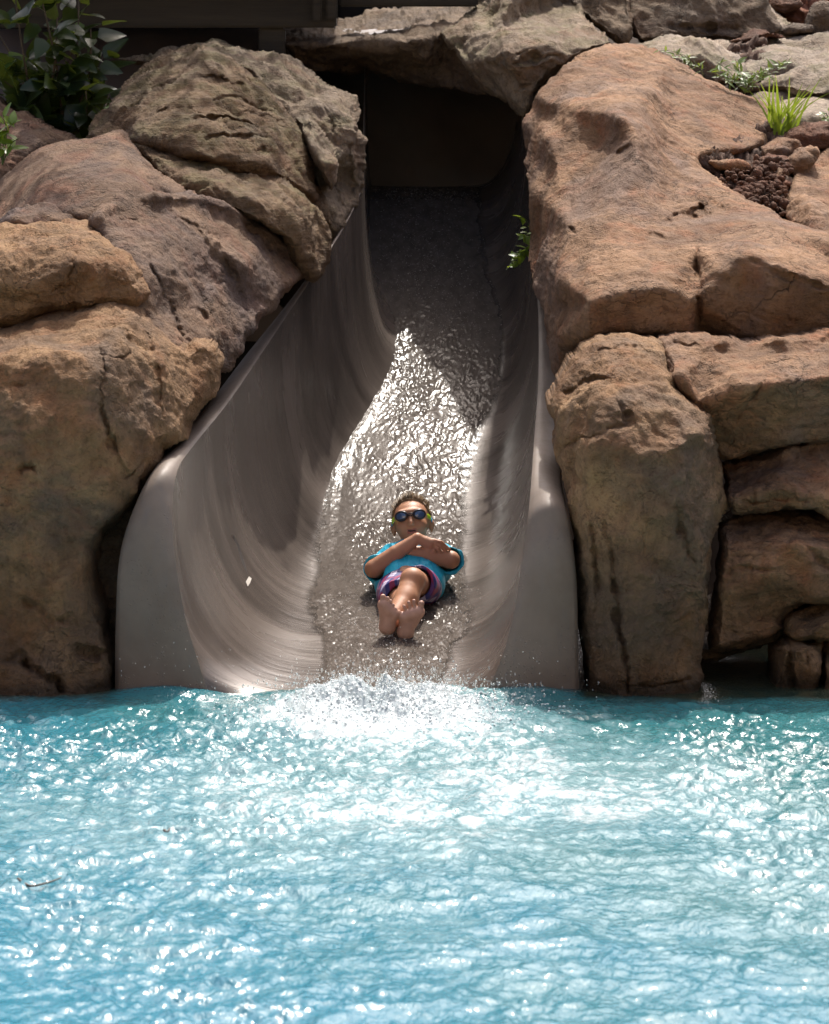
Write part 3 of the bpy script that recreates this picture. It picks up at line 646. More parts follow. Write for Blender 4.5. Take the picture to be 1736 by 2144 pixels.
# loose stones lying in the soil
for k, (lab, ol, Y, m) in enumerate([
        ("porous red lava stone beside the grass tuft at right edge", [(1640, 292), (1665, 268), (1700, 255), (1780, 258), (1780, 305), (1720, 318), (1670, 312)], 3.25, 'rock_red'),
        ("brown angular stone just below the grass tuft", [(1592, 318), (1606, 300), (1640, 288), (1668, 296), (1674, 320), (1640, 335), (1600, 332)], 3.05, 'rock_right'),
        ("flat red-brown stone under the angular stone in the soil pocket", [(1582, 345), (1596, 333), (1630, 328), (1668, 332), (1662, 348), (1620, 356)], 2.85, 'rock_red'),
        ("flat tan stone at the left end of the soil pocket", [(1482, 338), (1510, 330), (1545, 333), (1575, 352), (1570, 362), (1535, 358), (1500, 350)], 2.72, 'rock_right'),
        ("small oblong tan stone in the middle of the soil pocket", [(1596, 368), (1602, 354), (1630, 348), (1658, 352), (1652, 376), (1615, 380)], 2.68, 'rock_right'),
        ("dull stone between the soil pocket and the pinkish boulder", [(1654, 345), (1670, 318), (1690, 312), (1712, 316), (1700, 345), (1676, 385), (1660, 378)], 2.75, 'rock_right'),
        ("red lava clod on the pale slab, upper right", [(1530, 88), (1552, 76), (1580, 60), (1620, 66), (1648, 78), (1600, 84), (1560, 92)], 4.85, 'rock_red'),
        ("brown stone on the red soil bank near the top right corner", [(1690, 75), (1696, 25), (1720, 8), (1780, -5), (1780, 75)], 5.2, 'rock_dark'),
        ("low pale-topped stone on the red soil bank", [(1630, 68), (1640, 50), (1670, 42), (1700, 52), (1700, 74), (1660, 76)], 5.15, 'rock_dark'),
        ("rounded reddish stone on the red soil bank at the top", [(1610, 20), (1620, -10), (1660, -12), (1680, 10), (1650, 30)], 5.5, 'rock_red')]):
    xs = [p[0] for p in ol]; yy = [p[1] for p in ol]
    cx, cy = sum(xs) / len(xs), sum(yy) / len(yy)
    hh = max(yy) - min(yy)
    rock("stone", lab, ol, [(cx, min(yy), Y + 0.10), (cx, cy - hh * 0.1, Y), (cx, max(yy), Y), (min(xs), cy, Y + 0.03), (max(xs), cy, Y + 0.03)], M[m], R=9, Rm=0.07, smooth=2, amp=0.014, fine=0.01, back=0.15, seed=80 + k * 3.1, step=2.0, cat="stone", group="loose stones in the soil")
# pebbles: nobody could count them
def pebbles(name, n, spots, mat, rmin, rmax):
    bm = bmesh.new()
    for k in range(n):
        x0, x1, y0, y1, Ya, Yb = random.choice(spots)
        t = random.random()
        p = W(random.uniform(x0, x1), y0 + (y1 - y0) * t, Ya + (Yb - Ya) * t)
        r = rmin * (rmax / rmin) ** (random.random() ** 1.7)
        mt = Matrix.Translation(Vector(p)) @ Matrix.Rotation(random.uniform(0, 6), 4, Vector((random.random(), random.random(), 1)).normalized()) @ Matrix.Diagonal((r, r * random.uniform(0.6, 1), r * random.uniform(0.5, 0.8), 1))
        bmesh.ops.create_icosphere(bm, subdivisions=1, radius=1, matrix=mt)
    me = bpy.data.meshes.new(name); bm.to_mesh(me); bm.free()
    me.materials.append(mat)
    me.polygons.foreach_set("use_smooth", [True] * len(me.polygons))
    o = bpy.data.objects.new(name, me); COL.objects.link(o); o["kind"] = "stuff"
    o["label"] = "scattered brown gravel in the soil pocket"
pebbles("gravel", 420, [(1510, 1660, 345, 430, 2.75, 2.35), (1540, 1650, 380, 450, 2.6, 2.3), (1580, 1650, 330, 400, 2.85, 2.55)], M['rock_red'], 0.005, 0.03)
# ------------------------------------------------------------------ the slide
t = NT("slide_gelcoat")
refl_streak = t.noise(1.0, 5, 0.6, t.map(scale=(0.6, 2.6, 0.6)), 0.6)
fine_refl = t.noise(1.0, 6, 0.7, t.map(scale=(3, 34, 3)), 0.2)
col = t.mix(t.ramp(refl_streak, [(0.35, 0.0), (0.7, 1.0)]), (0.055, 0.045, 0.039), (0.165, 0.135, 0.116))  # light and dark streaks: blurred reflections put into the gelcoat colour
col = t.mix(t.ramp(fine_refl, [(0.3, 0.25), (0.55, 0.0)]), col, (0.03, 0.024, 0.02))
t.set(color=col, rough=t.ramp(refl_streak, [(0.3, 0.16), (0.7, 0.34)]), spec=0.5, ior=1.45)
b = t.bump(refl_streak, 0.30, 0.03); b = t.bump(fine_refl, 0.30, 0.006, b)
t.set(normal=b)
M['slide'] = t.m
t = NT("slide_rim_gelcoat")
n = t.noise(5, 4, 0.6); nf = t.noise(1.0, 5, 0.7, t.map(scale=(30, 30, 5)))
sp = t.voro(55, t.map(scale=(1, 0.5, 1)))
col = t.mix(t.ramp(n, [(0.35, 0.0), (0.7, 1.0)]), (0.16, 0.128, 0.104), (0.21, 0.172, 0.145))
col = t.mix(t.ramp(nf, [(0.28, 0.5), (0.5, 0.0)]), col, (0.16, 0.14, 0.13))
t.set(color=col, rough=t.ramp(nf, [(0.3, 0.45), (0.7, 0.6)]), spec=0.25)
drops = t.ramp(t.voro(70, None, 'F1'), [(0.0, 1.0), (0.28, 0.0)])
dg = t.math('MULTIPLY', drops, t.ramp(t.noise(6, 3), [(0.52, 0.0), (0.6, 1.0)]))
t.set(normal=t.bump(dg, 0.6, 0.004, t.bump(n, 0.1, 0.02)))
M['rim'] = t.m

def curve_by_Y(pts, Yq):
    """pts: (x, y, Y) along growing Y -> picture x and world z at the stations"""
    P = W(pts[:, 0], pts[:, 1], pts[:, 2])
    order = np.argsort(P[:, 1])
    return np.interp(Yq, P[order, 1], P[order, 0]), np.interp(Yq, P[order, 1], P[order, 2])

HL, HR = 0.74, 0.61
Lin = [(437, 1455, 0.0), (410, 1370, .03), (385, 1280, .06), (365, 1150, .12), (362, 1050, .2), (372, 985, .32)]
Lin += [(x, y, float(ysolve(y, HL))) for x, y in ((400, 940), (480, 840), (560, 722), (640, 602), (700, 510), (735, 450), (757, 400))]
Lout = [(241, 1480, .12), (241, 1375, .12), (243, 1285, .12), (248, 1185, .13), (265, 1105, .18), (300, 1022, .3)]
Lout += [(x, y, float(ysolve(y, HL - 0.06))) for x, y in ((335, 968), (420, 868), (512, 748), (602, 640), (676, 545), (722, 472), (752, 412))]
Rin = [(1020, 1450, 0.0), (1050, 1380, .02), (1070, 1310, .05), (1085, 1230, .09), (1100, 1130, .16), (1108, 1060, .28)]
Rin += [(x, y, float(ysolve(y, HR))) for x, y in ((1113, 1000), (1120, 900), (1127, 800), (1128, 700), (1125, 620), (1118, 540))]
Rout = [(1213, 1480, .1), (1212, 1400, .1), (1210, 1310, .1), (1207, 1215, .11), (1198, 1125, .16), (1184, 1052, .28)]
Rout += [(x, y, float(ysolve(y, HR - 0.05))) for x, y in ((1176, 1000), (1182, 900), (1184, 800), (1172, 705), (1150, 630), (1130, 550))]
FL = [(640, 1462), (672, 1400), (690, 1310), (698, 1220), (708, 1130), (710, 1060), (722, 985), (766, 900), (812, 840), (858, 740), (840, 650), (800, 590), (775, 540)]
FR = [(930, 1462), (940, 1400), (950, 1310), (958, 1220), (958, 1130), (960, 1060), (968, 985), (1000, 900), (1030, 830), (1052, 740), (1038, 680), (1020, 590), (1000, 540)]

YS = np.concatenate([np.linspace(0, 0.4, 40), np.linspace(0.42, 5.6, 200)])
def dense(pts):
    c = catmull(np.array(pts, float), 10)
    return c
def floor_curve(pts):
    c = catmull(np.array(pts, float), 8)
    Y = ysolve(c[:, 1], 0.0)
    P = W(c[:, 0], c[:, 1], Y)
    o_ = np.argsort(Y)
    return Y[o_], P[o_, 0]
fly, flx = floor_curve(FL); fry, frx = floor_curve(FR)
FLX = np.interp(YS, fly, flx); FRX = np.interp(YS, fry, frx)
FLX = np.convolve(np.pad(FLX, 8, mode='edge'), np.ones(17) / 17, 'valid'); FRX = np.convolve(np.pad(FRX, 8, mode='edge'), np.ones(17) / 17, 'valid')
LX, LZ = curve_by_Y(dense(Lin), YS)
RX, RZ = curve_by_Y(dense(Rin), YS)
YLmax, YRmax = Lin[-1][2], Rin[-1][2]
LZ = np.where(YS > YLmax, zf(YS) + HL, LZ); RZ = np.where(YS > YRmax, zf(YS) + HR, RZ)
ZF = zf(YS)
print("rim depths", [round(p[2], 2) for p in Lin], [round(p[2], 2) for p in Rin])
sec = []
NW, NF = 22, 12
for k, Y in enumerate(YS):
    row = []
    for (fx, rx, rz) in ((FLX[k], LX[k], LZ[k]),):
        p3 = np.array([rx, rz]); p0 = np.array([fx, ZF[k]])
        h = max(rz - ZF[k], 0.002)
        p1 = p0 + np.array([(rx - fx) * 0.72, 0.0]); p2 = p3 + np.array([(fx - rx) * 0.02, -h * 0.62])
        for s in np.linspace(1, 0, NW):
            q = (1 - s) ** 3 * p0 + 3 * (1 - s) ** 2 * s * p1 + 3 * (1 - s) * s * s * p2 + s ** 3 * p3
            row.append((q[0], Y, q[1]))
    for s in np.linspace(0, 1, NF)[1:-1]:
        x = FLX[k] + (FRX[k] - FLX[k]) * s
        row.append((x, Y, ZF[k] - 0.006 * math.sin(math.pi * s)))
    p3 = np.array([RX[k], RZ[k]]); p0 = np.array([FRX[k], ZF[k]])
    h = max(RZ[k] - ZF[k], 0.002)
    p1 = p0 + np.array([(RX[k] - FRX[k]) * 0.72, 0.0]); p2 = p3 + np.array([(FRX[k] - RX[k]) * 0.02, -h * 0.62])
    for s in np.linspace(0, 1, NW):
        q = (1 - s) ** 3 * p0 + 3 * (1 - s) ** 2 * s * p1 + 3 * (1 - s) * s * s * p2 + s ** 3 * p3
        row.append((q[0], Y, q[1]))
    sec.append(row)
sec = np.array(sec)
nsec = sec.shape[1]
slide = empty("water_slide", (0, 0.0, -0.02))
tag(slide, "grey-brown water slide trough with rolled rims coming out of a dark tunnel", "water slide")
# the mouth runs on a little under the water
front = sec[0].copy(); front[:, 1] -= 0.25; front[:, 2] -= 0.10
secw = np.concatenate([front[None], sec], 0)
trough = obj("trough", secw.reshape(-1, 3), grid_faces(secw.shape[0], nsec)[:, ::-1], M['slide'], slide)

def flange(name, inner, outer, side):
    ci, co = catmull(np.array(inner, float), 8), catmull(np.array(outer, float), 8)
    A = W(ci[:, 0], ci[:, 1], ci[:, 2]); B = W(co[:, 0], co[:, 1], co[:, 2])
    n = len(A)
    frac = np.linspace(0, 1, n)
    rows = []
    up = np.array([0, -0.45, 0.9])
    for s in np.linspace(0, 1, 15):
        q = A * (1 - s) + B * s
        bulge = (0.018 + 0.03 * np.exp(-((frac - 0.36) / 0.16) ** 2)) * (math.sin(math.pi * min(1, s * 1.0)) ** 0.7)
        q = q + np.stack([np.zeros(n), -bulge * 0.5, bulge], 1)
        rows.append(q)
    for dyb, dz in ((0.012, -0.015), (0.03, -0.05), (0.05, -0.30)):
        rows.append(B + np.array([-side * dyb * 0.4, dyb, dz]))
    P = np.stack(rows, 1)
    f = grid_faces(n, P.shape[1])
    obj(name, P.reshape(-1, 3), f if side > 0 else f[:, ::-1], M['rim'], slide)
flange("rim_flange", Lin, Lout, -1)
flange("rim_flange", Rin, Rout, 1)
# a torn patch on the left inner wall
def project(P):
    P = np.asarray(P, float) - np.array([0, -CAM_D, CAM_H])
    f_ = P[..., 1] * CP - P[..., 2] * SP; u_ = P[..., 1] * SP + P[..., 2] * CP
    return 868 + FPX * P[..., 0] / f_, 1072 - FPX * u_ / f_
_sx, _sy = project(sec.reshape(-1, 3))
def on_slide(x, y, off=0.003):
    d = (_sx - x) ** 2 + (_sy - y) ** 2
    k = np.argsort(d)[:4]
    wgt = 1 / (d[k] + 1.0)
    Y = (sec.reshape(-1, 3)[k, 1] * wgt).sum() / wgt.sum()
    return W(x, y, Y - off)
M['scuff'] = simple("scuff_dark", (0.06, 0.052, 0.048), 0.5, 0.3, 60)
M['scuff_pale'] = simple("scuff_pale", (0.42, 0.39, 0.35), 0.5, 0.2, 60)
L1 = [(488, 1120), (492, 1140), (499, 1165), (506, 1190), (514, 1212)]; L2 = [(489, 1119), (500, 1138), (508, 1163), (515, 1188), (521, 1208)]
sc1 = obj("scuff", [on_slide(*p_) for p_ in L1 + L2], [[i, i + 1, i + 6, i + 5] for i in range(4)], M['scuff'], slide)
sc2 = obj("scuff", [on_slide(*p_, off=0.006) for p_ in [(514, 1216), (521, 1206), (527, 1211), (519, 1228), (524, 1220)]], [[0, 1, 2, 4, 3]], M['scuff_pale'], slide)
for s_ in (sc1, sc2):
    s_.parent = trough; s_.location = s_.location - trough.location

# dark tube of the tunnel behind the mouth, with a seam ring
tun = empty("slide_tunnel", W(930, 600, 4.4))
tag(tun, "dark brown tube of the slide tunnel behind the rocks", "tunnel")
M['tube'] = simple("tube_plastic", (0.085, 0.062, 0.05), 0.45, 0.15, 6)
M['tube_seam'] = simple("tube_seam", (0.16, 0.12, 0.10), 0.5, 0.1, 6)
def tube_ring(Y, r=0.66, dx=0.0):
    cx = 0.14 + dx
    zc = 1.56
    a = np.linspace(0, 2 * math.pi, 49)[:-1]
    return np.stack([cx + r * np.cos(a), np.full(48, Y), zc + r * 0.8 * np.sin(a)], 1)
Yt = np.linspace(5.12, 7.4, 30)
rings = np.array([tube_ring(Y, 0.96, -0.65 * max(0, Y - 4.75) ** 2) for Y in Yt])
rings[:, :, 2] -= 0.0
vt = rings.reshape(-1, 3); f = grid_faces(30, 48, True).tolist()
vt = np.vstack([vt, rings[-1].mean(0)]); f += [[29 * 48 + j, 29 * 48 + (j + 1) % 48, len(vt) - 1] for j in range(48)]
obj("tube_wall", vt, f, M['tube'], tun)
for Yr in (5.4,):
    r0, r1 = tube_ring(Yr, 0.952, -0.65 * max(0, Yr - 4.75) ** 2), tube_ring(Yr + 0.012, 0.952, -0.65 * max(0, Yr - 4.75) ** 2)
    obj("seam_ring", np.concatenate([r0, r1]), grid_faces(2, 48, True), M['tube_seam'], tun)

# ------------------------------------------------------------------ water running down the slide
t = NT("slide_stream")
n1 = t.noise(1.0, 4, 0.6, t.map(scale=(26, 9, 26))); n2 = t.noise(1.0, 4, 0.65, t.map(scale=(70, 32, 40)), 0.3)
col = t.mix(t.ramp(n1, [(0.35, 0.0), (0.7, 1.0)]), (0.08, 0.067, 0.057), (0.125, 0.107, 0.093))
col = t.mix(t.ramp(n2, [(0.58, 0.0), (0.72, 0.6)]), col, (0.20, 0.185, 0.17))  # pale specks: sparkle put into the stream's colour
t.set(color=col, rough=0.15, spec=0.09, ior=1.33, alpha=t.ramp(t.math('ADD', t.attr("film").outputs["Fac"], t.math('MULTIPLY', t.math('SUBTRACT', n1, 0.5), 0.8)), [(0.02, 0.0), (0.4, 1.0)]))
t.set(normal=t.bump(n2, 0.25, 0.004))
M['stream'] = t.m
yy = np.arange(0.02, 5.5, 0.0075)
ny, nx = len(yy), 200
fl = np.interp(yy, YS, FLX); fr = np.interp(yy, YS, FRX)
wl = 0.03 * fbm(np.stack([yy * 3.0, yy * 0, yy * 0 + 3], -1), 5, 0.62) ; wr = 0.03 * fbm(np.stack([yy * 3.0, yy * 0 + 9, yy * 0 + 3], -1), 5, 0.62)
midw = np.clip((yy - 0.9) / 0.5, 0, 1)
xl = fl - 0.01 - 0.075 * midw + wl; xr = fr + 0.01 + 0.03 * midw + wr
boyw = np.exp(-((yy - 1.0) / 0.35) ** 2)
xr = xr + 0.06 * boyw; xl = xl - 0.04 * boyw
S = np.linspace(0, 1, nx)
Xs = xl[:, None] + (xr - xl)[:, None] * S[None]
Ysq = np.repeat(yy[:, None], nx, 1)
edge = np.minimum(S, 1 - S)[None] * 2
lift = 0.012 * np.clip(edge * 5, 0, 1) ** 0.8 - 0.002
over = np.clip(fl[:, None] - Xs, 0, None) + np.clip(Xs - fr[:, None], 0, None)
Zs = zf(Ysq) + lift + over ** 2 * 1.4 + over * 0.06 + 0.002
Pq = np.stack([Xs, Ysq, Zs], -1)
rough_w = 0.35 + 0.65 * np.clip((Ysq - 0.0) / 1.5, 0, 1)
dist_b = np.exp(-(((Xs + 0.03) / 0.24) ** 2 + ((Ysq - 1.15) / 0.55) ** 2))
wqs = Pq + 0.03 * np.stack([fbm(Pq * 9, 2), fbm(Pq * 9 + 5, 2), 0 * Xs], -1)
pat = np.clip(0.75 + 1.3 * fbm(Pq * np.array([6, 2.4, 0]) + 3, 3), 0.3, 1.4)
hh = (0.004 * fbm(Pq * np.array([9, 4, 4]), 2) + pat * (0.0012 * vnoise(wqs * np.array([58, 30, 0]) + 7) + 0.0025 * vnoise(wqs * np.array([100, 54, 0]) + 17))) * np.clip(edge * 5, 0, 1)
hh = hh * (1 + 1.3 * dist_b)
Pq[..., 2] += hh
o = obj("slide_water", Pq.reshape(-1, 3), grid_faces(ny, nx)[:, ::-1], M['stream'])
o["kind"] = "structure"
a_ = o.data.attributes.new("film", 'FLOAT', 'POINT'); a_.data.foreach_set("value", np.clip(np.repeat(edge, ny, 0) * 3.2, 0, 1).ravel().astype(np.float32))
o["label"] = "rippling shallow water running down the slide floor"
# ------------------------------------------------------------------ the pool
t = NT("pool_water")
fo = t.attr("foam")
n1 = t.noise(2.2, 4, 0.55, t.map(scale=(0.7, 0.5, 1)))
sx_ = t.n.new("ShaderNodeSeparateXYZ"); t.L(t.pos, sx_.inputs[0])
blue = t.math('ADD', t.math('ADD', t.math('MULTIPLY', sx_.outputs[0], -0.22), t.math('MULTIPLY', sx_.outputs[1], -0.14)), t.math('MULTIPLY', t.math('SUBTRACT', n1, 0.5), 1.2))
deep = t.mix(t.ramp(blue, [(0.0, 0.0), (0.75, 1.0)]), (0.034, 0.142, 0.155), (0.022, 0.158, 0.23))
fn = t.noise(30, 7, 0.72, t.map(scale=(1, 0.5, 1)), 0.6)
fv = t.noise(8, 6, 0.65, t.map(scale=(1, 0.6, 1)), 0.8)
mask = t.math('ADD', fo.outputs["Fac"], t.math('MULTIPLY', t.math('SUBTRACT', t.math('ADD', t.math('MULTIPLY', fn, 0.6), t.math('MULTIPLY', fv, 0.4)), 0.5), 2.6))
col = t.mix(t.ramp(mask, [(0.18, 0.0), (0.85, 0.85)]), deep, (0.23, 0.36, 0.39))
col = t.mix(t.ramp(mask, [(0.72, 0.0), (1.3, 0.9)]), col, (0.50, 0.56, 0.58))
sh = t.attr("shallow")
col = t.mix(sh.outputs["Fac"], col, t.mix(t.ramp(fv, [(0.4, 0.0), (0.6, 1.0)]), (0.018, 0.024, 0.014), (0.05, 0.042, 0.016)))  # darker olive at the rocks: shallow floor plus rock reflection put into the colour
b2 = t.noise(75, 2, 0.5, t.map(scale=(1, 0.5, 1)), 0.3)
t.set(color=col, rough=0.14, spec=0.5, ior=1.33)
t.set(normal=t.bump(b2, 0.5, 0.010))
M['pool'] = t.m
xs = np.concatenate([np.linspace(-9, -1.75, 40)[:-1], np.arange(-1.75, 1.75, 0.0055), np.linspace(1.756, 9, 40)])
ysw = np.concatenate([np.linspace(-6.62, -5.6, 12)[:-1], np.arange(-5.6, 0.5, 0.011), np.linspace(0.52, 1.6, 12)])
XX, YY = np.meshgrid(xs, ysw, indexing='ij')
Z = np.zeros(XX.shape)
q = np.stack([XX, YY, np.zeros(XX.shape)], -1)
wq = q + 0.12 * np.stack([fbm(q * 2.1, 2), fbm(q * 2.1 + 9, 2), 0 * XX], -1)
calm = np.clip((-YY + 0.15) / 0.5, 0.12, 1)
near = np.clip((-YY - 1.5) / 3.0, 0, 1)
pn = fbm(q * np.array([1.9, 0.9, 1]) + 3, 4, 0.6)
patch = (0.62 + 0.62 * np.exp(-((YY + 1.1) / 1.5) ** 2)) * np.clip(0.78 + 1.1 * pn, 0.25, 1.5) * (1 - near) + near * np.clip(0.75 + 1.9 * pn, 0.42, 1.6)
w2 = q + 0.05 * np.stack([fbm(q * 5.1, 2), fbm(q * 5.1 + 9, 2), 0 * XX], -1)
Z += calm * (0.014 * fbm(wq * np.array([1.5, 1.9, 1]), 2) + 0.007 * (1 - np.abs(fbm(wq * np.array([3.1, 4.2, 1]) + 5, 2)) * 3) + patch * (0.008 * fbm(w2 * np.array([9, 7, 1]) + 15, 2) + 0.0068 * vnoise(w2 * np.array([21, 14, 1]) + 25) + 0.0062 * vnoise(w2 * np.array([44, 27, 1]) + 35)))
Z -= Z[(np.abs(XX) < 2.3) & (YY < -1) & (YY > -6)].mean()
# the boil where the slide pours in
spx = (805 - 868) / 604.0
r2 = ((XX - spx) / 0.30) ** 2 + ((YY + 0.17) / 0.17) ** 2
boil = np.exp(-r2)
r3 = ((XX - spx - 0.05) / 0.55) ** 2 + ((YY + 0.35) / 0.34) ** 2
boil2 = np.exp(-r3)
ch = 0.5 + 0.9 * ridged(q * np.array([7, 7, 1]) + 2, 3) + 0.7 * fbm(q * np.array([22, 20, 1]) + 2, 3)
Z += boil * (0.068 * (0.75 + 0.9 * fbm(q * np.array([13, 11, 1]) + 1, 3)) + 0.016 * fbm(q * np.array([45, 36, 1]) + 8, 2)) + boil2 * 0.022 * (0.6 + 1.2 * fbm(q * 6.5 + 4, 3) * 2)
# smooth humps of water pushed up against the rim ends
for hx, w_ in (((330 - 868) / 604.0, 0.18), ((1115 - 868) / 604.0, 0.20)):
    Z += 0.035 * np.exp(-(((XX - hx) / w_) ** 2 + ((YY + 0.02) / 0.10) ** 2))
foam = 1.3 * np.exp(-(((XX - spx) / 0.40) ** 2 + ((YY + 0.34) / 0.42) ** 2))
dn = np.clip(-YY, 0, 6)
foam += 0.72 * np.exp(-((XX - spx - 0.14 * dn) / (0.30 + 0.42 * dn)) ** 2) * np.exp(-(dn / 2.3) ** 2) * np.clip(dn * 3, 0, 1)
foam += 0.34 * np.exp(-(((XX - 0.55) / 0.8) ** 2 + ((YY + 1.7) / 0.7) ** 2))
foam += 0.36 * np.exp(-(((XX + 0.75) / 0.9) ** 2 + ((YY + 2.2) / 0.8) ** 2))
foam += 0.20 * np.exp(-(((XX - 0.6) / 1.4) ** 2 + ((YY + 3.4) / 1.2) ** 2))
foam += 0.12 * np.exp(-((YY + 3) / 3.5) ** 2)
foam *= 0.95 + 0.4 * fbm(q * np.array([3.6, 1.9, 1]) + 78, 5, 0.62)
foam = np.clip(foam, 0, 1.3)
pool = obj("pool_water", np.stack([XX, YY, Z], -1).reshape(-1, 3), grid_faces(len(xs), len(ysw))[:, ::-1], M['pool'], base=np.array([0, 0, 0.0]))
pool["kind"] = "structure"
a = pool.data.attributes.new("foam", 'FLOAT', 'POINT')
a.data.foreach_set("value", foam.ravel().astype(np.float32))
shal_refl = np.clip((YY + 0.16 + 0.10 * fbm(q * 4.0 + 31, 3)) / 0.12, 0, 1) * 0.9 * np.clip(np.maximum((-1.02 - XX), (XX - 0.55)) / 0.05, 0, 1)  # mask for the shallow edge and the reflection painted along the rocks
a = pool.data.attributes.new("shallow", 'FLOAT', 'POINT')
a.data.foreach_set("value", shal_refl.ravel().astype(np.float32))
# spray thrown up where the slide meets the pool
M['drop'] = NT("water_drop").set(color=(0.97, 0.98, 0.98), rough=0.03, ior=1.33, trans=0.85).m
def spray(name, label, gen, n, mat=None):
    ico = bmesh.new(); bmesh.ops.create_icosphere(ico, subdivisions=1, radius=1)
    iv = np.array([v.co[:] for v in ico.verts]); ifc = np.array([[v.index for v in f.verts] for f in ico.faces]); ico.free()
    vs, fs = [], []
    for k in range(n):
        c, r, st = gen()
        vs.append(iv * np.array([r, r, r * st]) + np.asarray(c)); fs.append(ifc + 12 * k)
    o = obj(name, np.vstack(vs), np.vstack(fs), mat or M['drop'])
    o["kind"] = "stuff"; o["label"] = label
def g1():
    x = random.gauss(spx + 0.03, 0.22); y = random.gauss(-0.10, 0.08)
    hgt = abs(random.gauss(0, 0.045)) * math.exp(-((x - spx) / 0.4) ** 2) + 0.02
    return (x, y, hgt + 0.02), min(0.005, 0.0011 * math.exp(abs(random.gauss(0, 0.75)))), random.uniform(0.7, 2.0)
spray("spray", "white splash droplets leaping where the slide meets the pool", g1, 1500)
def zat(x, y):
    return Z[min(len(xs) - 1, int(np.searchsorted(xs, x))), min(len(ysw) - 1, int(np.searchsorted(ysw, y)))]
M['froth'] = simple("froth", (0.72, 0.77, 0.79), 0.35, 0.06, 30)
def gf():
    x = random.gauss(spx + 0.02, 0.22); y = -0.10 - abs(random.gauss(0, 0.26)) + random.gauss(0, 0.05)
    return (x, y, zat(x, y) + random.uniform(-0.002, 0.006)), min(0.006, 0.0015 * math.exp(abs(random.gauss(0, 0.7)))), random.uniform(0.5, 0.9)
spray("froth", "white froth bubbles boiling at the foot of the slide", gf, 5000, M['froth'])
def g2():
    p = W(random.uniform(250, 1250), random.uniform(1330, 1450), random.uniform(-0.5, -0.05))
    return p, random.choice([0.0009, 0.0012, 0.0018]), 1.2
spray("spray", "fine droplets drifting in front of the slide mouth", g2, 160)
def g3():
    a_ = random.uniform(0, 6.28); rr = random.gauss(0.22, 0.06)
    Y = 1.1 + math.sin(a_) * rr * 1.9; X = -0.02 + math.cos(a_) * rr
    return (X, Y, float(zf(Y)) + 0.02 + abs(random.gauss(0, 0.025))), random.choice([0.0012, 0.0018, 0.0026]), 1.2
spray("spray", "droplets splashing around the sliding child", g3, 260)

def gb_():
    i = random.randrange(20, ny - 10); j = int(min(nx - 6, max(5, random.gauss(nx * 0.5, nx * 0.24))))
    P_ = Pq[i, j]
    return (P_[0], P_[1], P_[2] + random.uniform(-0.0008, 0.0008)), min(0.0036, 0.0012 * math.exp(abs(random.gauss(0, 0.5)))), random.uniform(0.5, 1.0)
M['sparkle_bead'] = simple("sparkle_bead", (0.34, 0.31, 0.28), 0.08, 0.1, 30)  # glossy beads added to give the stream its glints
spray("froth", "tiny glossy beads added for sparkle on the slide water", gb_, 5000, M['sparkle_bead'])
# ------------------------------------------------------------------ the child on the slide
def surface_nets(F, origin, h):
    """smooth surface of F = 0 (negative inside) on a regular grid"""
    s = F < 0
    nx, ny, nz = F.shape
    c = np.zeros((nx - 1, ny - 1, nz - 1), int)
    for i in (0, 1):
        for j in (0, 1):
            for k in (0, 1):
                c += s[i:nx - 1 + i, j:ny - 1 + j, k:nz - 1 + k]
    act = (c > 0) & (c < 8)
    idx = -np.ones(act.shape, int)
    ii = np.argwhere(act)
    idx[act] = np.arange(len(ii))
    acc = np.zeros((len(ii), 3)); cnt = np.zeros(len(ii))
    corners = [(i, j, k) for i in (0, 1) for j in (0, 1) for k in (0, 1)]
    for a in corners:
        for ax in range(3):
            if a[ax] == 1:
                continue
            b_ = list(a); b_[ax] = 1
            fa = F[ii[:, 0] + a[0], ii[:, 1] + a[1], ii[:, 2] + a[2]]; fb = F[ii[:, 0] + b_[0], ii[:, 1] + b_[1], ii[:, 2] + b_[2]]
            m = (fa < 0) != (fb < 0)
            t_ = np.where(m, fa / np.where(m, fa - fb, 1), 0)
            p = np.array(a, float) + (np.array(b_, float) - np.array(a, float)) * t_[:, None]
            acc[m] += p[m]; cnt[m] += 1
    V = (ii + acc / cnt[:, None]) * h + origin
    faces = []
    for ax in range(3):
        o1, o2 = [(1, 2), (2, 0), (0, 1)][ax]
        sl0 = [slice(None)] * 3; sl1 = [slice(None)] * 3
        sl0[ax] = slice(0, -1); sl1[ax] = slice(1, None)
        d0 = s[tuple(sl0)]; d1 = s[tuple(sl1)]
        ch = np.argwhere(d0 != d1)
        ok = (ch[:, o1] > 0) & (ch[:, o2] > 0) & (ch[:, o1] < F.shape[o1] - 1) & (ch[:, o2] < F.shape[o2] - 1)
        ch = ch[ok]
        flip = d0[ch[:, 0], ch[:, 1], ch[:, 2]]
        def at(d1_, d2_):
            q = ch.copy(); q[:, o1] += d1_; q[:, o2] += d2_
            return idx[q[:, 0], q[:, 1], q[:, 2]]
        quad = np.stack([at(-1, -1), at(0, -1), at(0, 0), at(-1, 0)], 1)
        quad = np.where(flip[:, None], quad, quad[:, ::-1])
        faces.append(quad[(quad >= 0).all(1)])
    return V, np.vstack(faces)

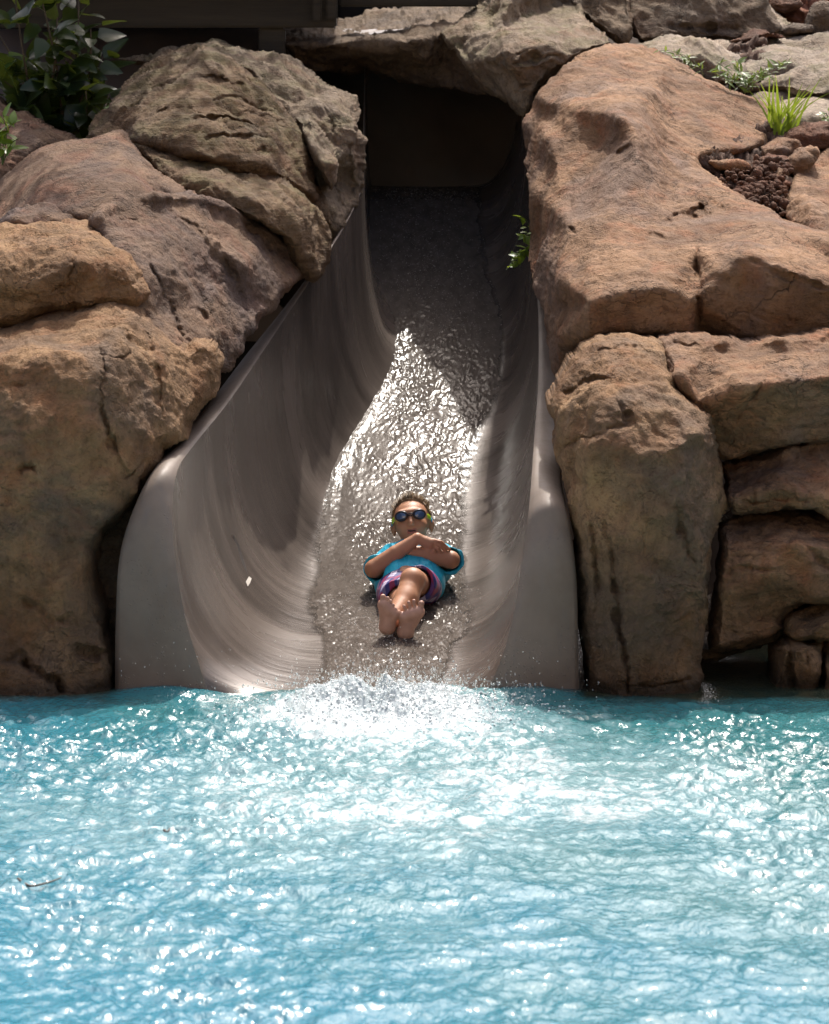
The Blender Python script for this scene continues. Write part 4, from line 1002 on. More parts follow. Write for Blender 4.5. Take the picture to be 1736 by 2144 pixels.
class Field:
    def __init__(self, lo, hi, h):
        self.lo, self.h = np.array(lo, float), h
        n = np.ceil((np.array(hi) - lo) / h).astype(int) + 1
        self.F = np.full(n, 0.3, np.float32)
        self.ax = [self.lo[k] + np.arange(n[k]) * h for k in range(3)]
    def box(self, lo, hi, pad):
        s = []
        for k in range(3):
            i0 = max(0, int((lo[k] - pad - self.lo[k]) / self.h)); i1 = min(self.F.shape[k], int((hi[k] + pad - self.lo[k]) / self.h) + 2)
            s.append(slice(i0, max(i1, i0 + 1)))
        g = np.meshgrid(*[self.ax[k][s[k]] for k in range(3)], indexing='ij')
        return tuple(s), np.stack(g, -1)
    def add(self, s, d, k):
        a = self.F[s]
        if k <= 0:
            self.F[s] = np.minimum(a, d)
        else:
            h = np.clip(0.5 + 0.5 * (a - d) / k, 0, 1)
            self.F[s] = a * (1 - h) + d * h - k * h * (1 - h)
    def cone(self, a, b, ra, rb, k=0.012):
        a, b = np.asarray(a, float), np.asarray(b, float)
        r = max(ra, rb)
        s, g = self.box(np.minimum(a, b) - r, np.maximum(a, b) + r, 0.06)
        ab = b - a
        t_ = np.clip(((g - a) @ ab) / (ab @ ab + 1e-12), 0, 1)
        d = np.linalg.norm(g - a - t_[..., None] * ab, axis=-1) - (ra + (rb - ra) * t_)
        self.add(s, d, k)
    def ell(self, c, R, rot=None, k=0.012):
        c = np.asarray(c, float); R = np.asarray(R, float)
        r = R.max()
        s, g = self.box(c - r, c + r, 0.06)
        q = g - c
        if rot is not None:
            q = q @ rot          # rot columns are the local axes
        k0 = np.linalg.norm(q / R, axis=-1); k1 = np.linalg.norm(q / (R * R), axis=-1)
        d = np.where(k1 > 1e-6, k0 * (k0 - 1) / np.maximum(k1, 1e-6), -R.min())
        self.add(s, d, k)
    def mesh(self):
        return surface_nets(self.F, self.lo, self.h)

def w(x, y, Y):
    return W(x, y, Y)
# joints (seen position and depth)
HEAD = w(862, 1090, 1.62)
NECK = w(866, 1148, 1.64); CHEST = w(868, 1182, 1.55); BELLY = w(858, 1203, 1.46); PELV = w(853, 1228, 1.34)
S1, E1, W1 = w(811, 1190, 1.55), w(782, 1191, 1.355), w(874, 1127, 1.375)
S2, E2, W2 = w(927, 1172, 1.55), w(944, 1172, 1.385), w(846, 1152, 1.395)
HIPL, KNL, ANL = w(884, 1232, 1.32), w(864, 1216, 1.03), w(820, 1298, 0.83)
HIPR, KNR, ANR = w(830, 1240, 1.32), w(846, 1262, 1.06), w(850, 1309, 0.845)
lo = np.array([HEAD[0] - 0.26, 0.66, -0.0]); hi = np.array([HEAD[0] + 0.26, 1.86, 0.62])
B = Field(lo, hi, 0.0036)
# head frame: face direction, up, side
fdir = np.array([-0.05, -0.965, 0.26]); fdir /= np.linalg.norm(fdir)
hup = np.array([-0.10, 0.26, 0.96]); hup -= fdir * (hup @ fdir); hup /= np.linalg.norm(hup)
hsd = np.cross(fdir, hup); hsd /= np.linalg.norm(hsd)
if hsd[0] < 0: hsd = -hsd
HR_ = np.stack([hsd, fdir, hup], 1)
def hp(s_, f_, u_):
    return HEAD + hsd * s_ + fdir * f_ + hup * u_
B.cone(PELV, BELLY, 0.085, 0.078, 0.03); B.cone(BELLY, CHEST, 0.078, 0.085, 0.03)
B.cone(CHEST + np.array([-0.06, 0, 0]), CHEST + np.array([0.06, 0, 0]), 0.075, 0.075, 0.03)
B.cone(S1, S2, 0.045, 0.045, 0.03); B.cone(CHEST, NECK, 0.06, 0.036, 0.03); B.cone(NECK, hp(0, -0.015, -0.04), 0.038, 0.04, 0.02)
B.ell(hp(0, -0.018, 0.012), (0.073, 0.088, 0.070), HR_, 0.0); B.ell(hp(0, 0.018, -0.032), (0.057, 0.062, 0.062), HR_, 0.03)
B.ell(hp(0, 0.045, -0.078), (0.024, 0.022, 0.018), HR_, 0.02)
for s_ in (-1, 1):
    B.ell(hp(s_ * 0.034, 0.052, -0.030), (0.024, 0.02, 0.022), HR_, 0.015)
    B.ell(hp(s_ * 0.073, -0.012, -0.028), (0.009, 0.016, 0.024), HR_, 0.006)
    B.ell(hp(s_ * 0.080, -0.016, -0.020), (0.006, 0.012, 0.017), HR_, 0.004)
B.cone(hp(0, 0.078, 0.006), hp(0, 0.092, -0.022), 0.006, 0.011, 0.008)
for s_ in (-1, 1):
    B.ell(hp(s_ * 0.010, 0.086, -0.025), (0.007, 0.007, 0.006), HR_, 0.005)
B.ell(hp(0, 0.072, -0.043), (0.020, 0.010, 0.006), HR_, 0.006); B.ell(hp(0, 0.070, -0.060), (0.018, 0.010, 0.006), HR_, 0.006)
B.cone(hp(-0.04, 0.066, 0.026), hp(0.04, 0.066, 0.026), 0.011, 0.011, 0.012)
# arms folded over the chest
B.cone(S2, E2, 0.040, 0.034, 0.015); B.cone(E2, E2 * 0.45 + W2 * 0.55, 0.034, 0.031, 0.006); B.cone(E2 * 0.45 + W2 * 0.55, W2, 0.031, 0.021, 0.004)
PALM2 = w(805, 1176, 1.43); B.cone(W2, PALM2, 0.020, 0.019, 0.004)
for k, (dx, dy) in enumerate([(768, 1171), (765, 1177), (766, 1183), (770, 1188)]):
    mid = w(784, 1171 + k * 5, 1.415); B.cone(w(800, 1171 + k * 4, 1.425), mid, 0.0085, 0.008, 0.002); B.cone(mid, w(dx, dy, 1.43 + 0.01 * k), 0.008, 0.007, 0.001)
B.cone(S1, E1, 0.040, 0.034, 0.015); B.cone(E1, E1 * 0.5 + W1 * 0.5, 0.034, 0.031, 0.004); B.cone(E1 * 0.5 + W1 * 0.5, W1, 0.031, 0.021, 0.004)
PALM1 = w(900, 1139, 1.375)
B.cone(W1, PALM1, 0.020, 0.021, 0.006); B.cone(w(884, 1128, 1.38), w(912, 1137, 1.372), 0.013, 0.013, 0.006)
for k, (kx, ky, tx, ty) in enumerate([(923, 1135, 941, 1150), (921, 1142, 941, 1162), (916, 1149, 935, 1171), (908, 1155, 924, 1174)]):
    root = w(905 - k * 0.5, 1131 + k * 6.0, 1.375); kn = w(kx, ky, 1.362); tip = w(tx, ty, 1.372)
    B.cone(root, kn, 0.0085, 0.0078, 0.002); B.cone(kn, tip, 0.0078, 0.0062, 0.0008)
B.cone(w(888, 1142, 1.375), w(902, 1157, 1.365), 0.010, 0.0085, 0.004); B.cone(w(902, 1157, 1.365), w(914, 1163, 1.368), 0.0085, 0.007, 0.002)
# legs crossed at the ankles
B.cone(PELV, HIPL, 0.075, 0.068, 0.02); B.cone(PELV, HIPR, 0.075, 0.068, 0.02)
B.cone(HIPR, KNR, 0.062, 0.045, 0.01); B.cone(KNR, (KNR + ANR) / 2, 0.043, 0.043, 0.01); B.cone((KNR + ANR) / 2, ANR, 0.043, 0.025, 0.01)
B.cone(HIPL, KNL, 0.062, 0.046, 0.01); B.ell(KNL + np.array([0, -0.008, 0.01]), (0.038, 0.038, 0.036), None, 0.02)
CLF = KNL * 0.6 + ANL * 0.4 + np.array([0.008, 0.01, -0.012])
B.cone(KNL, CLF, 0.043, 0.046, 0.012); B.cone(CLF, ANL, 0.044, 0.026, 0.012)
def foot(heel, ball_in, ball_out, toes, ank):
    B.cone(ank, heel, 0.026, 0.027, 0.012)
    B.ell(heel, (0.028, 0.026, 0.028), None, 0.01)
    B.cone(heel, ball_in, 0.025, 0.021, 0.012); B.cone(heel, ball_out, 0.025, 0.018, 0.012); B.cone(ball_in, ball_out, 0.020, 0.018, 0.01)
    B.cone(ank, (ball_in + ball_out) / 2, 0.028, 0.02, 0.012)
    for (base, tip, r) in toes:
        B.cone(base, base + (tip - base) * 1.05, r * 0.85, r * 0.86, 0.001)
fy = 0.765
foot(w(811, 1312, 0.79), w(803, 1266, fy), w(826, 1285, fy), [(w(802, 1262, fy), w(802, 1250, fy - .004), .0125), (w(809, 1264, fy), w(812, 1253, fy - .006), .0085), (w(815, 1269, fy), w(818, 1259, fy - .006), .0083), (w(820, 1275, fy), w(823, 1267, fy - .006), .008), (w(825, 1281, fy), w(828, 1275, fy - .006), .0078)], ANL)
fy = 0.775
foot(w(849, 1324, 0.80), w(877, 1281, fy), w(846, 1291, fy), [(w(880, 1277, fy), w(882, 1264, fy - .004), .0135), (w(869, 1273, fy), w(867, 1259, fy - .006), .0088), (w(860, 1275, fy), w(856, 1262, fy - .006), .0086), (w(852, 1281, fy), w(846, 1270, fy - .006), .0083), (w(845, 1289, fy), w(836, 1281, fy - .006), .0082)], ANR)
bv, bf = B.mesh()

t = NT("skin")
n = t.noise(30, 4); fl_ = t.noise(8, 3)
skin = t.mix(t.ramp(fl_, [(0.35, 0.0), (0.65, 1.0)]), (0.38, 0.18, 0.10), (0.48, 0.245, 0.145))
t.set(color=skin, rough=0.5, spec=0.35, sss=0.08, normal=t.bump(n, 0.1, 0.003)); t.p.inputs["Subsurface Radius"].default_value = (0.01, 0.004, 0.002)
M['skin'] = t.m
M['sole'] = simple("sole_skin", (0.50, 0.29, 0.22), 0.5, 0.12, 30)
M['lips'] = simple("lips", (0.36, 0.12, 0.09), 0.4, 0.1, 40)
M['mouth'] = simple("mouth_inside", (0.04, 0.01, 0.01), 0.5, 0.1, 40)
child = empty("person", (PELV[0], PELV[1], float(zf(PELV[1]))))
tag(child, "child in blue shirt, plaid shorts and swim goggles lying arms crossed on the slide", "person")
body = obj("body", bv, bf, [M['skin'], M['sole'], M['lips'], M['mouth']], child)
# soles and lips are skin of another colour on the same surface
fc = bv[bf].mean(1)
nrm = np.cross(bv[bf[:, 1]] - bv[bf[:, 0]], bv[bf[:, 2]] - bv[bf[:, 0]]); nrm /= np.linalg.norm(nrm, axis=1, keepdims=True) + 1e-12
mi = np.zeros(len(bf), np.int32)
rel = fc - HEAD
hs, hf, hu = rel @ hsd, rel @ fdir, rel @ hup
mi[(fc[:, 1] < 0.815) & (nrm[:, 1] < -0.25)] = 1
mi[(np.abs(hs) < 0.018) & (hf > 0.055) & (hu > -0.062) & (hu < -0.044)] = 2
mi[(np.abs(hs - 0.0) < 0.014) & (hf > 0.05) & (hu > -0.055) & (hu < -0.048)] = 3
body.data.polygons.foreach_set("material_index", mi)
print("skin verts", len(bv))

# shirt: a loose skin over trunk and upper arms, open at hem, neck and sleeves
def cut(Fd, pt, nrm_):
    g = np.stack(np.meshgrid(*Fd.ax, indexing='ij'), -1)
    Fd.F = np.maximum(Fd.F, ((g - np.asarray(pt)) @ (np.asarray(nrm_) / np.linalg.norm(nrm_))).astype(np.float32))
def shell(Fd, thick):
    Fd.F = np.maximum(Fd.F, -(Fd.F + thick))
Sh = Field(lo, hi, 0.0046)
HEMC = w(856, 1240, 1.31)
Sh.cone(PELV * 0.4 + BELLY * 0.6, BELLY, 0.107, 0.100, 0.03); Sh.cone(BELLY, CHEST, 0.100, 0.100, 0.03); Sh.cone(CHEST + np.array([-0.065, 0, 0]), CHEST + np.array([0.065, 0, 0]), 0.088, 0.088, 0.03)
Sh.cone(PELV * 0.7 + BELLY * 0.3 + np.array([-0.035, 0, 0]), BELLY + np.array([-0.03, 0, 0]), 0.094, 0.09, 0.03); Sh.cone(PELV * 0.7 + BELLY * 0.3 + np.array([0.05, 0, 0]), BELLY + np.array([0.035, 0, 0]), 0.094, 0.09, 0.03)
Sh.cone(S1, S2, 0.054, 0.054, 0.03)
g = np.stack(np.meshgrid(*Sh.ax, indexing='ij'), -1)
tdir = (CHEST - PELV) / np.linalg.norm(CHEST - PELV)
Sh.F = np.maximum(Sh.F, (-(g - HEMC) @ tdir).astype(np.float32))
Sh.F = np.maximum(Sh.F, ((g - (NECK * 0.30 + CHEST * 0.70)) @ tdir - 0.9 * np.clip(np.abs(g[..., 0] - NECK[0]) - 0.055, 0, 1)).astype(np.float32))
for s0, e0 in ((S1, E1), (S2, E2)):
    dsl = (e0 - s0) / np.linalg.norm(e0 - s0)
    Sl = Field(lo, hi, 0.0046)
    Sl.cone(s0, s0 + dsl * 0.22, 0.053, 0.055, 0.0)
    gg = (g - (s0 + dsl * 0.155)) @ dsl
    Sl.F = np.maximum(Sl.F, gg.astype(np.float32))
    d = Sl.F; a_ = Sh.F; k_ = 0.02
    h_ = np.clip(0.5 + 0.5 * (a_ - d) / k_, 0, 1)
    Sh.F = a_ * (1 - h_) + d * h_ - k_ * h_ * (1 - h_)
    # hollow cuff
    hol = Field(lo, hi, 0.0046); hol.cone(s0 + dsl * 0.10, s0 + dsl * 0.30, 0.044, 0.049, 0.0)
    Sh.F = np.maximum(Sh.F, -hol.F)
Sh.F = Sh.F + (0.0075 * fbm(np.stack([g[..., 0] * 26, g[..., 1] * 12, g[..., 2] * 14], -1), 2)).astype(np.float32)
sv, sf = Sh.mesh()
t = NT("shirt_cloth")
n = t.noise(9, 4, 0.6, t.map(scale=(2.5, 1, 1)))
t.set(color=t.mix(t.ramp(n, [(0.35, 0.0), (0.7, 1.0)]), (0.012, 0.33, 0.52), (0.03, 0.52, 0.72)), rough=0.5, spec=0.4, normal=t.bump(n, 0.6, 0.03, t.bump(t.noise(220, 2), 0.15, 0.002)))
M['shirt'] = t.m
obj("shirt", sv, sf, M['shirt'], child)

# shorts
So = Field(lo, hi, 0.0046)
So.cone(PELV, PELV + (BELLY - PELV) * 0.2, 0.088, 0.082, 0.02)
KM = HIPL * 0.22 + KNL * 0.78; KR = HIPR * 0.25 + KNR * 0.75
So.cone(HIPL, KM + np.array([0.010, 0, 0]), 0.076, 0.068, 0.02); So.cone(HIPR, KR + np.array([-0.012, 0, 0]), 0.078, 0.076, 0.02)
def trim(Fd, k0, h0, r0, r1, at):
    dd_ = (k0 - h0) / np.linalg.norm(k0 - h0)
    side_ = np.abs((g - h0) @ np.cross(dd_, [0, 0, 1.0]))
    return dd_
dl = (KNL - HIPL) / np.linalg.norm(KNL - HIPL)
pl_ = HIPL * 0.30 + KNL * 0.70
So.F = np.maximum(So.F, ((g - pl_) @ dl).astype(np.float32))
for (h0, k0) in ((HIPL, KNL), (HIPR, KNR)):
    hol = Field(lo, hi, 0.0046); hol.cone(h0 * 0.5 + k0 * 0.5, k0 + (k0 - h0) * 0.3, 0.058, 0.060, 0.0)
    So.F = np.maximum(So.F, -hol.F)
So.F = So.F + (0.004 * fbm(np.stack([g[..., 0] * 24, g[..., 1] * 16, g[..., 2] * 22], -1), 2)).astype(np.float32)
pv, pf = So.mesh()
t = NT("plaid_cloth")
sx = t.n.new("ShaderNodeSeparateXYZ"); t.L(t.map(rot=(0.2, 0.15, 0.35)), sx.inputs[0])
def band(src, freq, lo_, hi_, off=0.0):
    v = t.math('FRACT', t.math('ADD', t.math('MULTIPLY', src, freq), off))
    return t.math('MULTIPLY', t.math('GREATER_THAN', v, lo_), t.math('LESS_THAN', v, hi_))
c = t.mix(band(sx.outputs[0], 14, 0.0, 0.34), (0.022, 0.025, 0.15), (0.50, 0.44, 0.56))
c = t.mix(t.math('MULTIPLY', band(sx.outputs[1], 10, 0.45, 0.95), 0.75), c, (0.035, 0.035, 0.18))
c = t.mix(t.math('MULTIPLY', band(sx.outputs[0], 14, 0.58, 0.86), 0.8), c, (0.28, 0.012, 0.06))
c = t.mix(t.math('MULTIPLY', band(sx.outputs[1], 10, 0.62, 0.78), 0.75), c, (0.34, 0.015, 0.07))
c = t.mix(t.math('MULTIPLY', band(sx.outputs[1], 10, 0.15, 0.22), 0.7), c, (0.05, 0.04, 0.2))
t.set(color=c, rough=0.6, normal=t.bump(t.noise(14, 4), 0.4, 0.02))
M['plaid'] = t.m
obj("shorts", pv, pf, M['plaid'], child)

# hair: close cap with a ruffled tuft of spikes
t = NT("hair")
n = t.noise(60, 4, 0.6, t.map(scale=(1, 1, 0.3)))
t.set(color=t.mix(t.ramp(n, [(0.3, 0.0), (0.7, 1.0)]), (0.09, 0.055, 0.028), (0.30, 0.19, 0.09)), rough=0.5, normal=t.bump(n, 0.6, 0.006))
M['hair'] = t.m
Hf = Field(HEAD - 0.14, HEAD + 0.14, 0.004)
Hf.ell(hp(0, -0.022, 0.016), (0.0785, 0.090, 0.0745), HR_, 0.0)
gh = np.stack(np.meshgrid(*Hf.ax, indexing='ij'), -1) - HEAD
ghs, ghf, ghu = gh @ hsd, gh @ fdir, gh @ hup
Hf.F = np.maximum(Hf.F, (0.054 - ghu - 0.0 * ghf + np.clip(-ghf - 0.0, -0.035, 0.2) * -1.6 - np.clip(np.abs(ghs) - 0.046, 0, 1) * 2.0).astype(np.float32) * 0.6)
Hf.F = Hf.F + (0.004 * fbm(gh * 70, 2)).astype(np.float32)
hv, hfc = Hf.mesh()
vs, fs = [hv], [hfc.tolist()]
base = len(hv); spikes_v, spikes_f = [], []
for k in range(620):
    a_ = random.uniform(-1, 1); b2_ = random.uniform(-0.9, 1)
    sN = np.array([a_ * 0.85, 0.35 - 0.9 * random.random(), 0.0]); sN[2] = math.sqrt(max(0.05, 1 - min(0.95, sN[0] ** 2 + sN[1] ** 2)))
    p0 = hp(sN[0] * 0.076, -0.020 + sN[1] * 0.086, 0.014 + sN[2] * 0.072)
    dirn = hsd * sN[0] * 0.7 + fdir * (sN[1] * 0.5 + 0.25) + hup * (sN[2] + 0.35); dirn += RNG.normal(0, 0.22, 3); dirn /= np.linalg.norm(dirn)
    ln = random.uniform(0.014, 0.026) + 0.022 * math.exp(-(sN[0] / 0.4) ** 2) * max(0, sN[1] + 0.5)
    u_ = np.cross(dirn, fdir + 0.01); u_ /= np.linalg.norm(u_); v_ = np.cross(dirn, u_); rr = 0.0032
    tri = [p0 + rr * (math.cos(q_) * u_ + math.sin(q_) * v_) for q_ in (0, 2.1, 4.2)] + [p0 + dirn * ln]
    n0 = len(spikes_v); spikes_v += tri
    spikes_f += [[n0, n0 + 1, n0 + 3], [n0 + 1, n0 + 2, n0 + 3], [n0 + 2, n0, n0 + 3]]
hair = obj("hair", np.vstack([hv, np.array(spikes_v)]), hfc.tolist() + [[i + base for i in f] for f in spikes_f], M['hair'], child)

# goggles: two cups with lenses, a nose bridge, coloured clips and straps
M['goggle'] = simple("goggle_rubber", (0.012, 0.012, 0.02), 0.3, 0.1, 30)
M['lens'] = NT("goggle_lens").set(color=(0.05, 0.10, 0.22), rough=0.06, spec=0.9, coat=1.0).m
M['lime'] = simple("lime_plastic", (0.42, 0.62, 0.02), 0.4, 0.1, 30)
M['cyan'] = simple("cyan_strap", (0.01, 0.25, 0.42), 0.5, 0.1, 30)
gog = empty("goggles", hp(0, 0.075, 0.0))
tag(gog, "dark swim goggles with blue lenses and lime clips on the child's face", "goggles")
def torus(c, ax1, ax2, ax3, r1, r2, rt, n=28, m=8, bend=0.0):
    a = np.linspace(0, 2 * math.pi, n + 1)[:-1]; b_ = np.linspace(0, 2 * math.pi, m + 1)[:-1]
    A_, B_ = np.meshgrid(a, b_, indexing='ij')
    s_ = (r1 + rt * np.cos(B_)) * np.cos(A_); u_ = (r2 + rt * np.cos(B_)) * np.sin(A_); f_ = rt * 1.3 * np.sin(B_)
    P = np.asarray(c) + s_[..., None] * ax1 + u_[..., None] * ax2 + f_[..., None] * ax3
    i, j = np.meshgrid(np.arange(n), np.arange(m), indexing='ij')
    f = np.stack([i * m + j, ((i + 1) % n) * m + j, ((i + 1) % n) * m + (j + 1) % m, i * m + (j + 1) % m], -1).reshape(-1, 4)
    return P.reshape(-1, 3), f
for s_ in (-1, 1):
    ax1 = hsd * 0.95 - fdir * 0.30 * s_; ax1 /= np.linalg.norm(ax1); ax3 = fdir * 0.95 + hsd * 0.30 * s_; ax3 /= np.linalg.norm(ax3)
    c_ = hp(s_ * 0.035, 0.078, 0.010)
    v, f = torus(c_, ax1, hup, ax3, 0.023, 0.0165, 0.0048)
    cup = obj("eye_cup", v, f, M['goggle'], gog)
    a = np.linspace(0, 2 * math.pi, 25)[:-1]
    ring = [c_ + 0.021 * math.cos(q_) * ax1 + 0.0150 * math.sin(q_) * hup + ax3 * 0.003 for q_ in a]
    ring2 = [c_ + 0.012 * math.cos(q_) * ax1 + 0.009 * math.sin(q_) * hup + ax3 * 0.0055 for q_ in a]
    f = [[i, (i + 1) % 24, 24 + (i + 1) % 24, 24 + i] for i in range(24)] + [[24 + i, 24 + (i + 1) % 24, 48] for i in range(24)]
    ln_ = obj("lens", ring + ring2 + [c_ + ax3 * 0.006], f, M['lens'], gog)
    ln_.parent = cup; ln_.location = ln_.location - cup.location
    def ribbon(name, pts, wd, mat):
        pts = np.array(pts); v = []
        for p in pts:
            out = p - hp(0, -0.02, 0); out -= hup * (out @ hup); out /= np.linalg.norm(out)
            for (ou, uu) in ((0, -1), (0.0035, -0.8), (0.0035, 0.8), (0, 1)):
                v.append(p + hup * wd * uu + out * ou)
        f = [[i * 4 + j, i * 4 + j + 1, i * 4 + 5 + j, i * 4 + 4 + j] for i in range(len(pts) - 1) for j in range(3)]
        obj(name, v, f, mat, gog)
    ribbon("clip", [hp(s_ * 0.062, 0.060, 0.006), hp(s_ * 0.070, 0.044, 0.002), hp(s_ * 0.074, 0.030, -0.003)], 0.0085, M['lime'])
    ribbon("strap", [hp(s_ * (0.074), 0.030, -0.004), hp(s_ * 0.0765, 0.012, -0.010), hp(s_ * 0.0775, -0.005, -0.008), hp(s_ * 0.074, -0.03, 0.0), hp(s_ * 0.062, -0.07, 0.008), hp(s_ * 0.03, -0.103, 0.012), hp(0, -0.112, 0.012)], 0.0075, M['cyan'])
v, f = torus(hp(0, 0.084, 0.012), hsd, hup, fdir, 0.012, 0.004, 0.0028, 16, 6)
obj("nose_bridge", v, f, M['goggle'], gog)
# ------------------------------------------------------------------ timber footbridge in the upper left
t = NT("dark_timber")
n = t.noise(1.0, 6, 0.65, t.map(scale=(1.2, 14, 14))); 
t.set(color=t.mix(t.ramp(n, [(0.3, 0.0), (0.7, 1.0)]), (0.015, 0.012, 0.008), (0.042, 0.034, 0.022)), rough=0.8, normal=t.bump(n, 0.5, 0.01))
M['timber'] = t.m
M['timber_shaded'] = simple('shaded_board', (0.007, 0.006, 0.005), 0.9, 0.3, 8)  # near-black copy of the timber, shade painted into its colour
def box(name, lo_, hi_, mat, parent, bev=0.008, rotz=0.0):
    bm = bmesh.new()
    bmesh.ops.create_cube(bm, size=1)
    lo_, hi_ = np.minimum(lo_, hi_), np.maximum(lo_, hi_)
    for v in bm.verts:
        v.co = Vector((v.co[k] * (hi_[k] - lo_[k]) for k in range(3)))
    bmesh.ops.bevel(bm, geom=bm.edges[:], offset=bev, segments=2, affect='EDGES')
    me = bpy.data.meshes.new(name); bm.to_mesh(me); bm.free(); me.materials.append(mat)
    o = bpy.data.objects.new(name, me); COL.objects.link(o); o.parent = parent
    o.location = (np.asarray(lo_) + hi_) / 2 - np.array(parent.location)
    o.rotation_euler = (0, 0, rotz)
    return o
BY = 4.75
bp = W(570, 120, BY)
bridge = empty("timber_footbridge", (bp[0], BY, bp[2]))
tag(bridge, "dark timber footbridge with a stout post above the left rocks", "footbridge")
a0, a1 = W(-200, -60, BY), W(704, 60, BY)
box("girder", (a0[0], BY, W(500, 58, BY)[2]), (a1[0], BY + 0.14, W(500, -70, BY)[2]), M['timber'], bridge)
p0, p1 = W(543, 130, BY + 0.1), W(598, 60, BY + 0.1)
box("post", (p0[0], BY + 0.03, p0[2] - 0.4), (p1[0], BY + 0.16, W(570, 56, BY)[2] - 0.004), M['timber'], bridge)
e0 = W(653, 60, BY - 0.03); e1 = W(706, -60, BY - 0.03)
box("end_batten", (e0[0], BY - 0.035, W(500, 46, BY)[2]), (e0[0] + 0.045, BY - 0.004, e1[2]), M['timber'], bridge)
box("end_batten", (e1[0] - 0.05, BY - 0.035, W(500, 42, BY)[2]), (e1[0], BY - 0.004, e1[2]), M['timber'], bridge)
r0, r1 = W(712, 24, BY + 0.5), W(1000, -60, BY + 0.5)
box("girder", (r0[0], BY + 0.3, W(800, 14, BY + .4)[2]), (r1[0], BY + 0.42, W(800, -80, BY + .4)[2]), M['timber'], bridge)
top = W(500, -70, BY)[2]
for k in range(17):
    x0 = a0[0] + k * 0.118
    box("deck_board", (x0, BY - 0.25, top + 0.003), (x0 + 0.118, BY + 2.9, top + 0.045 + 0.006 * (k % 2)), M['timber'], bridge, 0.004)
# added boards behind the bridge: near-black backing keeps the space under it dark
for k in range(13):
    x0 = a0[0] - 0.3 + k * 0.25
    box("shade_backing", (x0, BY + 2.6, -0.2), (x0 + 0.25, BY + 2.65 + 0.012 * (k % 2), top), M['timber_shaded'], bridge, 0.004)

# ------------------------------------------------------------------ plants
def leaf_mat(name, a, b, rough=0.4, tr=0.25):
    t = NT(name)
    oi = t.n.new("ShaderNodeObjectInfo")
    c = t.mix(oi.outputs["Random"], a, b)
    t.set(color=c, rough=rough, spec=0.5)
    tb = t.n.new("ShaderNodeBsdfTranslucent"); t.L(t.mix(0.5, c, (0.5, 0.6, 0.05), 'MIX'), tb.inputs[0])
    ms = t.n.new("ShaderNodeMixShader"); ms.inputs[0].default_value = tr
    t.L(t.p.outputs[0], ms.inputs[1]); t.L(tb.outputs[0], ms.inputs[2]); t.L(ms.outputs[0], t.n["Material Output"].inputs[0])
    return t.m
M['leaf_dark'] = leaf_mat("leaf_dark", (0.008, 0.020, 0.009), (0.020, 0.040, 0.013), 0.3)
M['leaf_bright'] = leaf_mat("leaf_bright", (0.06, 0.14, 0.015), (0.16, 0.24, 0.02), 0.4, 0.35)
M['leaf_mid'] = leaf_mat("leaf_mid", (0.05, 0.11, 0.02), (0.11, 0.18, 0.04), 0.45, 0.3)
M['stem'] = simple("stem_bark", (0.07, 0.05, 0.03), 0.8, 0.2, 40)
M['stem_green'] = simple("stem_green", (0.08, 0.12, 0.03), 0.6, 0.2, 40)

def leaf_mesh(name, ln, wd, mat, round_=1.0, cup=0.12, droop=0.15):
    n = 7; v = []; f = []
    for i in range(n):
        s = i / (n - 1)
        hw = wd * 0.5 * (math.sin(math.pi * min(1, s ** (0.75 / round_) * 0.97 + 0.02))) ** 0.8
        z = -droop * ln * s * s
        for j in (-1, -0.5, 0, 0.5, 1):
            v.append((j * hw, s * ln, z + cup * hw * abs(j) * 1.5))
    for i in range(n - 1):
        for j in range(4):
            a = i * 5 + j
            f.append([a, a + 1, a + 6, a + 5])
    return make_mesh(name, v, f, mat)
def put_leaf(me, parent, p, d, up, sc=1.0, name="leaf"):
    d = Vector(d).normalized(); up = Vector(up)
    x = d.cross(up)
    if x.length < 1e-4:
        x = d.cross(Vector((1, 0, 0)))
    x.normalize(); z = x.cross(d)
    m = Matrix((x, d, z)).transposed()
    o = bpy.data.objects.new(name, me); COL.objects.link(o); o.parent = parent
    o.matrix_local = Matrix.Translation(Vector(p) - Vector(parent.location)) @ m.to_4x4() @ Matrix.Scale(sc, 4)
    return o
def stem_tube(name, pts, r0, r1, mat, parent):
    pts = catmull(np.array(pts, float), 4); n = len(pts); v = []
    for i, p in enumerate(pts):
        d = pts[min(i + 1, n - 1)] - pts[max(i - 1, 0)]; d = d / (np.linalg.norm(d) + 1e-9)
        u = np.cross(d, [0.3, 1, 0.2]); u /= np.linalg.norm(u); q = np.cross(d, u)
        r = r0 + (r1 - r0) * i / (n - 1)
        v += [p + r * (math.cos(a) * u + math.sin(a) * q) for a in np.linspace(0, 2 * math.pi, 7)[:-1]]
    return obj(name, v, grid_faces(n, 6, True), mat, parent)

